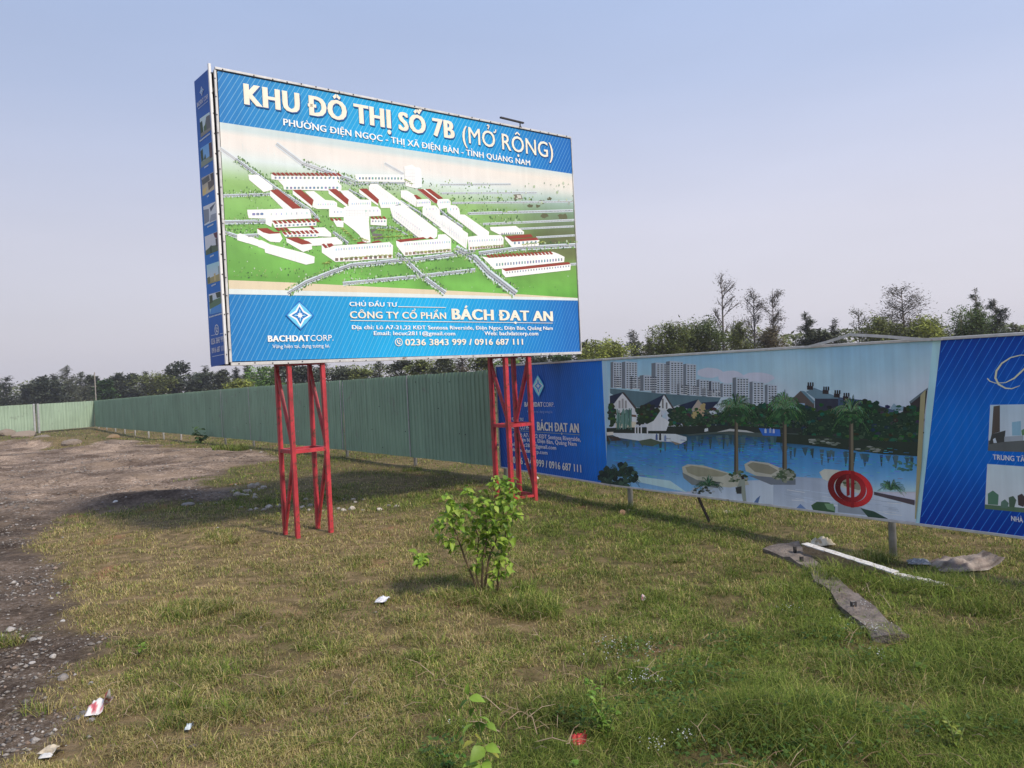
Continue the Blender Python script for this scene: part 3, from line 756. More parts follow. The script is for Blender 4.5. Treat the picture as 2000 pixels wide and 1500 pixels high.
P(CA, [(405, 825), (545, 825), (755, 985), (755, 1040), (630, 1075), (420, 900)], WH)
P(CA, [(735, 810), (790, 840), (1730, 840), (1730, 940), (830, 900), (740, 890)], WH); reds(CA, 740, 796, 62, .3, 16, 40, 42, 48); wins(CA, (770, 868), (1730, 872), 16, 26, 30)
P(CA, [(835, 905), (1540, 905), (1700, 930), (1755, 985), (1750, 1060), (920, 1040), (910, 985)], WH, 6); wins(CA, (940, 1015), (1720, 1012), 14, 30, 30)
P(CA, [(720, 1050), (1045, 1315), (1180, 1310), (1250, 1335), (930, 1335), (720, 1130)], WH, 6); P(CA, [(720, 1050), (830, 1035), (1180, 1310), (1045, 1318)], RF, 8)
P(CA, [(1045, 1045), (1325, 1275), (1330, 1310), (1050, 1110)], WH, 6); P(CA, [(1045, 1045), (1165, 1040), (1350, 1190), (1325, 1275)], RF, 8)
P(CA, [(1220, 1065), (1355, 1060), (1520, 1190), (1640, 1200), (1690, 1230), (1690, 1320), (1400, 1320), (1330, 1290), (1350, 1190)], WH, 6); wins(CA, (1400, 1255), (1680, 1250), 8, 14, 24, (205, 222, 232))
P(CA, [(1560, 1035), (1840, 1260), (1840, 1300), (1570, 1100)], WH, 6); P(CA, [(1560, 1035), (1675, 1030), (1860, 1185), (1840, 1260)], RF, 8)
P(CC, [(105, 492), (235, 488), (420, 630), (590, 635), (590, 750), (240, 750), (235, 640)], WH, 6); wins(CC, (280, 695), (580, 690), 9, 16, 30, (200, 218, 230))
P(CC, [(400, 465), (695, 695), (700, 730), (410, 530)], WH, 6); P(CC, [(400, 465), (520, 460), (710, 630), (695, 698)], RF, 8)
P(CC, [(580, 390), (680, 390), (1050, 660), (1180, 750), (1050, 745), (1040, 690), (870, 760), (740, 760), (700, 640), (555, 520), (550, 430)], WH, 6); wins(CC, (750, 690), (1030, 685), 9, 16, 32, (198, 216, 230))
P(CC, [(345, 240), (1095, 250), (1110, 358), (400, 352), (345, 300)], WH, 6); wins(CC, (390, 302), (1080, 305), 14, 26, 34)
P(CC, [(1095, 120), (1160, 110), (1220, 90), (1275, 135), (1285, 460), (1120, 420)], WH, 7); P(CC, [(1275, 135), (1330, 140), (1358, 165), (1372, 440), (1285, 460)], (236, 240, 246), 7)
P(CC, [(165, 750), (240, 730), (690, 740), (735, 790), (745, 880), (560, 890), (555, 970), (580, 1290), (480, 1300), (410, 1180), (310, 1090), (165, 980)], WH, 7); wins(CC, (480, 805), (720, 800), 4, 16, 32, (196, 210, 222)); wins(CC, (0, 822), (150, 820), 3, 16, 32, (196, 210, 222))
P(CC, [(-60, 740), (60, 740), (165, 770), (165, 900), (-60, 900)], WH, 6)
P(CC, [(580, 925), (830, 925), (830, 1035), (580, 1020)], WH, 6); reds(CC, 578, 896, 60, -1, 4, 34, 38, 36); wins(CC, (590, 965), (820, 965), 5, 24, 26, (150, 165, 175))
P(CC, [(-10, 930), (165, 960), (160, 1060), (60, 1050)], WH, 6); reds(CC, -50, 918, 60, 0, 3, 34, 38, 36)
P(CC, [(880, 760), (900, 730), (1050, 720), (1190, 770), (1610, 1090), (1605, 1200), (1560, 1235), (1330, 1225), (920, 900)], WH, 6); wins(CC, (930, 800), (1380, 1120), 14, 8, 22, (206, 214, 222)); wins(CC, (930, 850), (1330, 1190), 12, 6, 20, (215, 222, 228))
P(CC, [(1045, 490), (1140, 490), (1280, 570), (1290, 630), (1280, 745), (1050, 595)], WH, 6); P(CC, [(1290, 630), (1470, 620), (1510, 660), (1510, 725), (1290, 745)], WH, 6); wins(CC, (1295, 680), (1500, 672), 8, 14, 28, (196, 212, 226)); P(CC, [(1245, 560), (1290, 560), (1370, 615), (1290, 622)], RF, 8)
P(CC, [(1295, 470), (1390, 468), (1420, 470), (1620, 625), (1610, 690), (1560, 680)], WH, 7); P(CC, [(1300, 470), (1390, 468), (1615, 640), (1605, 688), (1570, 680)], RF, 8); P(CC, [(1420, 470), (1500, 465), (1700, 610), (1630, 622)], RF, 8)
P(CC, [(1620, 625), (1780, 620), (1815, 660), (1815, 745), (1640, 780), (1605, 700)], WH, 6); wins(CC, (1650, 675), (1805, 668), 6, 14, 28, (196, 212, 226))
P(CC, [(1380, 770), (1400, 725), (1580, 720), (1650, 790), (1650, 870), (1720, 880), (2000, 1080), (2000, 1320), (1440, 900), (1385, 860)], WH, 6); wins(CC, (1420, 780), (1620, 770), 4, 12, 26, (200, 214, 226)); wins(CC, (1440, 850), (1950, 1200), 16, 7, 20, (208, 216, 224))
P(CD, [(0, 460), (350, 690), (350, 735), (330, 890), (0, 640)], WH, 6)
P(CD, [(80, 350), (130, 330), (200, 335), (240, 380), (250, 450), (310, 452), (620, 670), (615, 722), (480, 722), (90, 420)], WH, 6); wins(CD, (110, 385), (225, 378), 3, 12, 26, (190, 206, 220))
P(CD, [(345, 735), (500, 715), (770, 712), (805, 750), (800, 862), (360, 907)], WH, 7); wins(CD, (360, 788), (795, 768), 14, 12, 26, (190, 206, 222)); wins(CD, (370, 880), (800, 850), 13, 22, 30, (150, 130, 110))
P(CD, [(630, 610), (960, 595), (1065, 670), (1060, 702), (750, 705), (640, 650)], WH, 6); wins(CD, (770, 695), (1050, 685), 10, 14, 22)
P(CD, [(820, 725), (915, 795), (1260, 775), (1250, 850), (910, 868), (820, 760)], WH, 6); P(CD, [(820, 725), (1090, 705), (1150, 700), (1180, 735), (880, 765)], RF, 8); P(CD, [(880, 772), (1080, 755), (1230, 742), (1250, 775), (915, 797)], RF, 8); wins(CD, (920, 815), (1240, 800), 6, 22, 30, (130, 165, 185))
P(CD, [(525, 985), (640, 1003), (1430, 925), (1500, 950), (1580, 990), (1575, 1055), (690, 1150)], WH, 6); reds(CD, 580, 966, 46.5, -2.6, 18, 30, 36, 36); wins(CD, (700, 1090), (1560, 1022), 24, 17, 34)
P(CD, [(780, 1140), (830, 1170), (1660, 1083), (1655, 1157), (830, 1250), (785, 1200)], WH, 7); P(CD, [(780, 1140), (1630, 1055), (1660, 1083), (830, 1172)], RF, 8); wins(CD, (830, 1192), (1650, 1106), 24, 13, 22)
for c_ in ([(245, 575), (290, 562), (400, 600), (395, 705), (245, 660)], [(395, 615), (440, 610), (550, 650), (545, 750), (390, 700)], [(545, 660), (600, 660), (720, 720), (1200, 840), (1365, 900), (1360, 990), (1240, 1015), (650, 840), (640, 790), (545, 755)]): P(CB, c_, WH, 6)
A.use(*CB)
for k in range(9): A.strip([(720 + 62 * k, 735 + 17 * k), (716 + 62 * k, 868 + 17 * k)], 3, (226, 226, 230), 7)
P(CB, [(390, 220), (640, 215), (900, 205), (1280, 210), (1300, 240), (1320, 345), (1000, 360), (750, 380), (740, 470), (660, 430), (655, 350), (410, 340), (395, 280)], WH, 6); wins(CB, (700, 285), (1290, 268), 8, 16, 32, (198, 212, 224)); wins(CB, (455, 285), (630, 280), 3, 44, 34)
P(CB, [(740, 390), (1390, 385), (1390, 450), (790, 482)], WH, 7); reds(CB, 750, 378, 68, -3, 10, 42, 46, 46); wins(CB, (790, 455), (1390, 425), 10, 28, 26)
P(CB, [(530, 495), (710, 568), (865, 560), (900, 640), (860, 692), (720, 682), (540, 570)], WH, 6); P(CB, [(530, 490), (680, 485), (780, 540), (850, 540), (865, 560), (710, 570), (620, 548)], RF, 8)
P(CB, [(960, 490), (1380, 478), (1510, 475), (1605, 560), (1605, 612), (1400, 602), (1000, 522)], WH, 6); reds(CB, 790, 482, 62, -2, 3, 42, 44, 46); reds(CB, 1285, 460, 1, 0, 1, 42, 44, 46)
P(CB, [(890, 545), (1410, 560), (1410, 612), (940, 612)], WH, 7); reds(CB, 888, 538, 65, -3, 8, 42, 44, 46); wins(CB, (950, 600), (1400, 588), 8, 28, 22)
P(CB, [(950, 630), (1180, 722), (1320, 710), (1330, 790), (1200, 830), (960, 690)], WH, 6); P(CB, [(950, 625), (1120, 618), (1190, 650), (1280, 680), (1320, 710), (1180, 724), (1070, 682)], RF, 8)
P(CB, [(1210, 640), (1680, 615), (1770, 690), (1765, 722), (1320, 742), (1325, 708), (1210, 665)], WH, 6)
P(CB, [(1465, 730), (1600, 745), (1620, 740), (2000, 720), (2000, 962), (1660, 972), (1570, 910), (1470, 840)], WH, 6)
P(CE, [(0, 300), (50, 290), (860, 235), (910, 280), (905, 460), (110, 512), (0, 440)], WH, 6); P(CB, [(1465, 720), (1500, 710), (1560, 765), (1520, 778)], RF, 8); P(CB, [(1540, 710), (1610, 705), (1645, 735), (1570, 770)], RF, 8)
wins(CE, (100, 340), (890, 285), 22, 16, 30, (186, 205, 222)); wins(CE, (90, 480), (900, 430), 12, 42, 40, (140, 116, 98))
A.use(*CE)
for k in range(13): A.strip([(110 + 63 * k, 318 - 4.2 * k), (112 + 63 * k, 505 - 4.2 * k)], 2.5, (222, 222, 226), 7)
P(CE, [(400, 240), (480, 225), (550, 245), (420, 260)], RF, 8); P(CE, [(610, 235), (700, 212), (760, 230), (620, 247)], RF, 8)
P(CE, [(950, 215), (1010, 235), (1530, 190), (1540, 130), (1640, 125), (1720, 190), (1720, 372), (1070, 427), (960, 290)], WH, 6); P(CE, [(950, 205), (1290, 170), (1330, 165), (1375, 185), (1010, 238)], RF, 8); P(CE, [(1390, 185), (1430, 160), (1480, 190)], RF, 8)
wins(CE, (1060, 268), (1710, 232), 20, 15, 28, (186, 205, 222)); wins(CE, (1070, 398), (1710, 345), 12, 38, 36, (150, 128, 108))
def ticks(cr, a, b, v, n_, w_=3, col=(208, 214, 222)):
    A.use(*cr)
    for k in range(n_):
        u = (k + .5) / n_; x, y = a[0] + (b[0] - a[0]) * u, a[1] + (b[1] - a[1]) * u; A.strip([(x, y), (x + v[0], y + v[1])], w_, col, 9)
ticks(CC, (900, 760), (1350, 1090), (6, 120), 16); ticks(CC, (1400, 760), (1960, 1170), (4, 110), 18); ticks(CC, (1060, 540), (1280, 690), (2, 55), 8); ticks(CD, (90, 370), (480, 640), (4, 70), 14); ticks(CD, (10, 500), (330, 760), (4, 110), 11)
ticks(CC, (190, 790), (560, 790), (2, 90), 9); ticks(CD, (350, 790), (800, 775), (1, 85), 13, 2.5); ticks(CE, (1070, 290), (1715, 240), (1, 120), 20, 2.5); ticks(CA, (725, 1085), (940, 1290), (0, 50), 9); ticks(CC, (1110, 160), (1270, 170), (0, 240), 5, 2.5, (226, 230, 236)); ticks(CC, (600, 430), (1040, 700), (0, 30), 12)
for k_ in range(5): ticks(CC, (1105, 165 + 52 * k_), (1106, 166 + 52 * k_), (165, 8), 1, 2.5, (226, 230, 236)); ticks(CC, (180, 800 + 40 * k_), (181, 801 + 40 * k_), (370, 0), 1, 2.5, (228, 232, 238))
def tree_bits(cr, x, y, r, pale=0.0, lay=4.9):
    A.use(*cr); c = random.choice([(96, 134, 76), (122, 164, 88), (80, 116, 70), (148, 178, 106), (182, 202, 170), (70, 98, 62)]); c = tuple(c[i] * (1 - pale * .6) + 215 * pale * .6 for i in range(3))
    A.blob(x, y - r * .6, r * random.uniform(.55, .95), r * random.uniform(.8, 1.4), c, lay, 7, .6)
for a_ in TREES: tree_bits(*a_)
def palms(cr, a, b, n_, r):
    A.use(*cr)
    for k in range(n_):
        u = (k + .5) / n_; x, y = a[0] + (b[0] - a[0]) * u + random.uniform(-8, 8), a[1] + (b[1] - a[1]) * u + random.uniform(-5, 5); c = random.choice([(150, 172, 82), (118, 150, 66), (172, 184, 104)])
        for j in range(7):
            an = math.pi * (j + .5) / 7; A.poly([(x, y), (x + r * math.cos(an), y - r * .9 * math.sin(an) + r * .25), (x + r * 1.05 * math.cos(an + .25), y - r * .5 * math.sin(an) + r * .45)], c, 11)
        A.poly([(x - 2, y), (x + 2, y), (x + 2, y + r * 1.5), (x - 2, y + r * 1.5)], (120, 110, 70), 10)
palms(CE, (210, 465), (900, 410), 13, 26); palms(CE, (1200, 375), (1740, 340), 11, 26); palms(CD, (440, 870), (810, 840), 10, 22); palms(CE, (440, 170), (560, 220), 3, 32); palms(CE, (620, 170), (1180, 140), 9, 34); palms(CE, (690, 60), (1050, 90), 6, 28); palms(CE, (200, 30), (390, 220), 6, 30)
palms(CC, (1090, 310), (1240, 390), 4, 24); palms(CD, (1030, 830), (1330, 800), 6, 26); palms(CE, (-60, 540), (40, 500), 3, 34)
for k in range(620):                                    # scattered planting over the fields
    cr, x0, x1, y0, y1 = random.choice([(CA, 60, 700, 1060, 1110), (CB, 70, 500, 440, 560), (CC, 740, 1100, 430, 490), (CD, 60, 1200, 230, 280), (CD, 400, 1000, 390, 420), (CB, 200, 1300, 1060, 1220), (CE, 100, 1200, 620, 760), (CD, 600, 1040, 480, 560), (CE, 1300, 2000, 600, 660), (CC, 580, 1250, 1060, 1250), (CB, 850, 1350, 640, 860), (CB, 1350, 1700, 300, 700), (CC, 240, 560, 470, 640), (CA, 900, 1300, 1040, 1330)])
    tree_bits(cr, random.uniform(x0, x1), random.uniform(y0, y1), random.uniform(9, 20))
for k in range(1100):
    u_ = random.random(); x_ = 480 + 520 * u_; tree_bits((0, 0, 1), x_, random.uniform(345, 505) + (x_ - 740) * .06, random.uniform(1.0, 2.4), 0, 4.2)
for k in range(500):
    x_, y_ = random.uniform(440, 1120), random.uniform(318, 570)
    if y_ > 300 + .18 * (x_ - 440) and not (x_ > 880 and y_ < 470): tree_bits((0, 0, 1), x_, y_, random.uniform(.8, 1.7), 0, 1.2)
for k in range(34): tree_bits(CD, random.uniform(950, 1690), random.uniform(60, 330), random.uniform(10, 24), random.uniform(.8, 1.2))
A.use(*CD)
for (x, y, r_) in [(1300, 290, 60), (1240, 340, 40), (1390, 250, 45), (1330, 460, 70), (1560, 480, 90), (1150, 340, 50), (1450, 800, 70)]: A.blob(x, y, r_, r_ * .6, (98, 100, 74), 1, 12, .5)
A.poly([(930, 195), (1020, 190), (1050, 250), (940, 265)], (120, 116, 100), 5); A.poly([(970, 200), (1025, 205), (1030, 245), (985, 240)], (206, 204, 196), 6)
for (cr, x, y, h_) in [(CA, 325, 370, 90), (CA, 370, 440, 80), (CA, 690, 430, 60), (CA, 780, 500, 50), (CC, 750, 80, 60), (CC, 790, 40, 110), (CC, 1500, 160, 30), (CC, 1660, 190, 40)]:
    A.use(*cr); A.strip([(x, y), (x + 6, y + h_)], 6, (228, 236, 234), 4)
banner = A.mb.build("front_banner", M['vinyl'], bill, label="sunlit front print of a housing estate plan")
CR = (246, 236, 216); WT = (250, 248, 244)
def T(txt, p0, p1, cap, bold, col=WT, drop=None, nm="lettering"): return lettering(nm, front, txt, p0, p1, cap, bold, col, GB, .0075, banner, M['ink'], drop)
T("KHU ĐÔ THỊ SỐ 7B", (476.4, 203), (888, 271.5), 39, 1.9, CR, ((24, 84, 150), .012)); T("(MỞ RỘNG)", (903, 277.5), (1080, 309.5), 31.5, .35, CR, ((24, 84, 150), .009))
T("PHƯỜNG ĐIỆN NGỌC - THỊ XÃ ĐIỆN BÀN - TỈNH QUẢNG NAM", (552.9, 244.6), (1035, 323.8), 12.6, 1.0)
T("CHỦ ĐẦU TƯ", (682, 598), (775.5, 599.2), 8.2, 1.0); T("CÔNG TY CỔ PHẦN", (683, 621.5), (871, 623), 13.4, 1.0, CR); T("BÁCH ĐẠT AN", (881.9, 623.7), (1079.7, 627.2), 20.5, 1.8, CR)
T("Địa chỉ: Lô A7-21,22 KĐT Sentosa Riverside, Điện Ngọc, Điện Bàn, Quảng Nam", (686, 643), (1079, 644.2), 7.8, .9); T("Email: lecuc2811@gmail.com", (729.5, 654.5), (888.6, 655), 7.6, .9); T("Web: bachdatcorp.com", (945.6, 654.8), (1050.6, 655), 7.6, .9)
T("0236 3843 999 / 0916 687 111", (791, 674.6), (1021, 673), 12.2, 1.1, CR); T("BACHDAT", (522.9, 667.3), (604.3, 666.2), 11.6, 1.9); T("CORP.", (606, 666.2), (650.6, 665.3), 11.4, 0); T("Vững hiện tại, dựng tương lai.", (531.8, 680.2), (643.8, 678.4), 7, 0)
emblem(front, 585.3, 616, 21.7, 22.8, GB, .0075, banner, M['ink']); phone_icon(front, 778.3, 668.4, 7.6, 7.8, GB, .0075, banner, M['ink'], CR)
mb = MB()
for (a, b) in [((777, 599.6), (870, 601.2)), ((684, 626.6), (1079, 631.6))]:
    c0, c1 = front.coord(*a), front.coord(*b); mb.face([front.at(c0[0], c0[1], .0076), front.at(c1[0], c1[1], .0076), front.at(c1[0], c1[1] + .007, .0076), front.at(c0[0], c0[1] + .007, .0076)], lin(CR, GB))
mb.build("rule_line", M['ink'], banner)
# trim frame round the front
mb = MB(); fw = .018
for (a, b, wdir) in [(bp_(0, 0, ZT), bp_(BW, 0, ZT), Vector((0, 0, 1))), (bp_(0, 0, ZB), bp_(BW, 0, ZB), Vector((0, 0, 1))), (bp_(0, 0, ZB + .02), bp_(0, 0, ZT - .02), bd), (bp_(BW, 0, ZB + .02), bp_(BW, 0, ZT - .02), bd)]:
    big = .035 if wdir.z and a.z < 3 else .026
    if wdir is bd and (a - BA).dot(bd) > 1: big = .014
    mb.bar(a + bn * .004, b + bn * .004, big, .024, wdir)
mb.build("trim_frame", M['alu'], bill, bevel=.003)
mb = MB()
for k in range(30):
    for z in (ZT, ZB):
        if random.random() < .6: mb.obox(bp_(.1 + k * .165 + random.uniform(-.03, .03), -.017, z + random.uniform(-.008, .008)), bd * .006, bs * .004, Vector((0, 0, .006)))
for k in range(16):
    mb.obox(bp_(-.006, -.018, ZB + .15 + k * .185), bd * .005, bs * .003, Vector((0, 0, .005)))
each_piece(mb, "screw", M['dark_steel'], bill)
# side face with its own print
GAP = .045
side_a, side_b = bp_(-GAP, .0, 0), bp_(-GAP - .004, DEP, 0)
side_w = Wall([tuple(side_b.xy), tuple(side_a.xy)])
SG = .62
B2 = Art(side_w, SG)
SQ = [(379.3, 159.3), (409, 132.4), (444.2, 710.3), (412.4, 716.9)]
B2.sgrid(SQ, 3, 24, lambda u, v: lerp([(0, (30, 76, 146)), (.3, (26, 92, 164)), (.6, (24, 108, 176)), (.85, (26, 88, 160)), (1, (28, 70, 138))], v), 0)
H_, I_ = (370, 120, 5), (370, 420, 5)
def shot(cr, q, top, low, bits):
    B2.use(*cr); B2.poly(q, [top, top, low, low], 2)
    for p_, c_ in bits: B2.poly(p_, c_, 3)
DG, GR, LG = (48, 66, 44), (90, 92, 92), (168, 176, 182)
shot(H_, [(102, 560), (197, 492), (212, 665), (112, 742)], (176, 198, 214), (176, 186, 190), [([(102, 600), (125, 580), (140, 700), (112, 742)], DG), ([(165, 540), (198, 520), (212, 665), (160, 700), (150, 640)], GR), ([(112, 705), (212, 640), (212, 668), (112, 745)], (120, 118, 108)), ([(140, 640), (165, 600), (170, 690), (145, 705)], (70, 92, 60))])
shot(H_, [(108, 850), (215, 780), (230, 960), (115, 1040)], (96, 150, 204), (120, 160, 196), [([(110, 880), (130, 850), (140, 960), (118, 985)], DG), ([(190, 800), (216, 785), (230, 930), (200, 950)], (82, 60, 56)), ([(115, 985), (230, 900), (230, 962), (115, 1042)], (118, 128, 112)), ([(140, 960), (155, 900), (165, 955)], (54, 74, 56))])
shot(H_, [(118, 1140), (235, 1078), (245, 1248), (130, 1318)], (150, 146, 140), (186, 172, 140), [([(120, 1160), (190, 1110), (200, 1160), (130, 1210)], (84, 86, 82)), ([(180, 1180), (240, 1150), (243, 1200), (190, 1260)], (92, 84, 76)), ([(128, 1260), (170, 1220), (160, 1290), (132, 1310)], (196, 172, 108)), ([(205, 1100), (235, 1085), (240, 1150), (215, 1165)], (60, 56, 54))])
shot(H_, [(135, 1420), (258, 1365), (270, 1545), (148, 1605)], (216, 222, 232), (186, 194, 206), [([(138, 1450), (190, 1440), (195, 1560), (148, 1590)], (120, 126, 134)), ([(200, 1430), (255, 1380), (210, 1470)], (78, 84, 96)), ([(210, 1500), (262, 1480), (268, 1540), (200, 1570)], (136, 142, 150))])
shot(I_, [(150, 212), (275, 160), (285, 345), (162, 392)], (206, 216, 228), (190, 206, 214), [([(235, 180), (275, 162), (280, 230), (250, 220)], (86, 44, 56)), ([(160, 350), (215, 300), (285, 290), (285, 346), (162, 394)], (74, 92, 68)), ([(255, 230), (280, 225), (284, 300), (262, 310)], (66, 60, 56)), ([(200, 310), (215, 290), (222, 370), (205, 375)], DG)])
shot(I_, [(168, 490), (295, 448), (302, 640), (180, 675)], (150, 190, 216), (206, 206, 196), [([(175, 625), (300, 570), (302, 640), (180, 676)], (150, 140, 92)), ([(240, 575), (255, 565), (258, 640), (245, 645)], (182, 164, 108)), ([(175, 615), (200, 600), (205, 660), (180, 672)], (96, 100, 62)), ([(280, 500), (298, 490), (300, 620), (288, 630)], (130, 150, 140))])
shot(I_, [(190, 775), (312, 740), (325, 940), (200, 970)], (200, 216, 222), (120, 178, 216), [([(195, 790), (225, 780), (230, 850), (200, 870)], (56, 72, 52)), ([(255, 760), (305, 745), (310, 800), (270, 810)], (52, 64, 50)), ([(195, 850), (310, 800), (315, 860), (200, 920)], (84, 110, 84)), ([(220, 890), (320, 850), (324, 938), (202, 968)], (70, 130, 186))])
side_banner = B2.mb.build("side_banner", M['vinyl'], bill, label="narrow blue end print with seven small photos")
def T2(txt, p0, p1, cap, bold, col=(196, 206, 218)): return lettering("lettering", side_w, txt, p0, p1, cap, bold, col, SG, .004, side_banner, M['ink'])
T2("0236 3843 999", (413.4, 673), (438, 667.2), 11, .7); T2("0916 687 111", (414.6, 690), (438.6, 684.6), 10, .7); T2("BACHDAT", (385.8, 210), (398, 199.5), 9, 1.2); T2("CORP.", (399, 198.8), (407.5, 191.5), 9, 0)
emblem(side_w, 394.5, 178, 4.0, 10, SG, .004, side_banner, M['ink'], False); phone_icon(side_w, 424, 644, 4.2, 10.5, SG, .004, side_banner, M['ink'], (190, 205, 220))
mb = MB()
for (a, b, h_) in [((391, 277.5), (411, 262), 3), ((400, 329), (408, 324), 3), ((405, 386), (409, 383), 3), ((406, 445), (418, 439), 3), ((411, 503), (418.5, 499.5), 3), ((414, 560), (422.5, 556), 3), ((409.5, 621), (434.5, 613.5), 2.6), ((413, 656), (422, 654), .8), ((430, 652.5), (437, 651), .8), ((415.5, 697), (439, 692), .8), ((388, 213.5), (407, 197.5), 1.2)]:
    c0, c1, c2 = side_w.coord(*a), side_w.coord(*b), side_w.coord(a[0], a[1] - h_)[1]
    n_ = 9 if h_ > 1 else 1
    for k in range(n_):
        u0, u1 = k / n_, (k + (.72 if n_ > 1 else 1)) / n_; f = lambda u, e: side_w.at(c0[0] + (c1[0] - c0[0]) * u, c0[1] + (c1[1] - c0[1]) * u + e, .004)
        mb.face([f(u0, 0), f(u1, 0), f(u1, c2 - c0[1]), f(u0, c2 - c0[1])], lin((186, 198, 212), SG))
mb.build("caption_line", M['ink'], side_banner)
mb = MB(); mb.bar(bp_(-GAP + .0, -.012, ZB), bp_(-GAP - .012, -.012, ZT + .03), .026, .03, bd); mb.build("edge_trim", M['white_trim'], bill, bevel=.003)
mb = MB()
for k in range(15): mb.obox(bp_(-GAP, -.029, ZB + .1 + k * .205), bd * .005, bs * .002, Vector((0, 0, .006)))
mb.obox(bp_(-.02, .02, ZT - .22), bd * .022, bs * .012, Vector((0, 0, .02))); each_piece(mb, "screw", M['dark_steel'], bill)
# the box behind: back sheet, ribs, underside beams
mb = MB(); mb.obox(bp_(BW / 2, .02, (ZB + ZT) / 2), bd * (BW / 2 - .004), bs * .012, Vector((0, 0, (ZT - ZB) / 2 - .004))); mb.obox(bp_(BW / 2, DEP, (ZB + ZT) / 2), bd * (BW / 2), bs * .012, Vector((0, 0, (ZT - ZB) / 2)))
mb.obox(bp_(-GAP + .012, DEP / 2 + .01, (ZB + ZT) / 2), bd * .008, bs * (DEP / 2 - .02), Vector((0, 0, (ZT - ZB) / 2 - .01)))
mb.obox(bp_(BW + .004, DEP / 2 + .03, (ZB + ZT) / 2), bd * .006, bs * (DEP / 2 - .02), Vector((0, 0, (ZT - ZB) / 2 - .01)))
mb.obox(bp_(BW / 2, DEP / 2 + .02, ZT - .02), bd * (BW / 2 - .01), bs * (DEP / 2 - .035), Vector((0, 0, .008)))
for s_ in (.05, .36): mb.bar(bp_(.02, s_ + .02, ZB + .035), bp_(BW - .02, s_ + .02, ZB + .035), .07, .07, Vector((0, 0, 1)))
for t_ in (.3, .63, 1.05, 1.6, 2.2, 2.8, 3.3, 3.65, 4.05, 4.6): mb.bar(bp_(t_, .09, ZB + .06), bp_(t_, .45, ZB + .06), .04, .04, Vector((0, 0, 1)))
mb.build("box_frame", M['dark_steel'], bill)
mb = MB(); c0 = front.coord(975, 243); c1 = front.coord(1020, 250.5)
mb.bar(bp_(c0[0], -.03, ZT + .075), bp_(c1[0], -.03, ZT + .062), .018, .03, Vector((0, 0, 1))); mb.bar(bp_(c1[0] - .06, -.03, ZT), bp_(c1[0] - .06, -.03, ZT + .06), .012, .012, bd)
mb.build("lamp_bracket", M['dark_steel'], bill)
# two lattice legs
def tower(t0, t1, s0, s1, right):
    ft = bp_((t0 + t1) / 2, (s0 + s1) / 2, 0); e = bpy.data.objects.new("lattice_leg", None); COL.objects.link(e); e.parent = bill; e.location = ft - bill.location; e.empty_display_size = .1
    PW = .047 if not right else .056; ZM = .95 if not right else .99
    c = dict(FL=(t0, s0), FR=(t1, s0), BL=(t0, s1), BR=(t1, s1))
    g = lambda k, z: bp_(c[k][0], c[k][1], z)
    for k in c:
        p0 = g(k, 0); p0.z = gz(p0.x, p0.y) - .06; mb = MB(); mb.bar(p0, g(k, ZB + .005), PW if k[0] == 'F' else PW * .9, PW, bd); mb.build("post", M['red'], e, bevel=.003)
    def brace(a, za, b, zb, nm="brace", w_=.032):
        mb = MB(); mb.bar(g(a, za), g(b, zb), w_, w_, Vector((0, 0, 1)) if nm == "crossbar" else bd); mb.build(nm, M['red'], e)
    for a, b in (("FL", "FR"), ("FL", "BL"), ("BL", "BR"), ("FR", "BR")): brace(a, ZM, b, ZM, "crossbar", .042)
    for a, b in (("FL", "FR"), ("FL", "BL"), ("BL", "BR"), ("FR", "BR")): brace(a, ZB - .015, b, ZB - .015, "crossbar", .03)
    if not right:
        for L_ in "LR":
            brace("B" + L_, ZB - .06, "F" + L_, ZM + .03); brace("F" + L_, ZM - .03, "B" + L_, .03)
    else:
        brace("BL", ZB - .06, "FL", ZM + .04); brace("FR", ZB - .06, "BR", ZM + .04, "brace", .042); brace("BR", ZM - .04, "FR", .10); brace("BR", .03, "FR", .03, "crossbar", .04); brace("FL", .03, "FR", .02, "crossbar", .03)
tower(.645, 1.04, .035, .36, False); tower(3.65, 4.05, .035, .36, True)
# ------------------------------------------------------------------ the long low hoarding on the right
random.seed(17)
HZ0, HZ1 = .188, 1.79
HP = [(-.24, 13.1), (1.2, 10.54), (4.06, 6.43), (5.55, 4.29)]
hw = Wall(HP); hw.zl = (HZ0, HZ1)
hoard = empty("hoarding", (1.2, 10.54, 0), "long low advertising hoarding with blue ends and a lakeside picture", "hoarding")
GH = .47
Hh = Art(hw, GH)
def hq(xa, xb):     # wall quad between two pixel columns (or s values)
    sa = xa if isinstance(xa, float) else hw.coord(xa, 800)[0]; sb = xb if isinstance(xb, float) else hw.coord(xb, 800)[0]
    return sa, sb
def wall_grid(sa, sb, nx, ny, fn, lay=0):
    for i in range(nx):
        for j in range(ny):
            uv = [(i / nx, j / ny), ((i + 1) / nx, j / ny), ((i + 1) / nx, (j + 1) / ny), (i / nx, (j + 1) / ny)]
            Hh.mb.face([hw.at((sa(v) if callable(sa) else sa) * (1 - u) + (sb(v) if callable(sb) else sb) * u, HZ1 - (HZ1 - HZ0) * v, lay * .0005) for u, v in uv], [lin(fn(u, v), GH) for u, v in uv])
s1 = hw.coord(1180, 800)[0]; k1t = hw.coord(1838, 665)[0]; k1b = hw.coord(1796, 1022)[0]; k0t = hw.coord(1822, 667)[0]; k0b = hw.coord(1788, 1020)[0]; SE = hw.L[-1]
kk = lambda v: k1t + (k1b - k1t) * v
k0 = lambda v: k0t + (k0b - k0t) * v
hb1 = lambda u, v: lerp([(0, (14, 44, 106)), (.5, (8, 66, 138)), (1, (0, 92, 172))], u * .8 + .3 * math.sin(v * 3.1) * u)
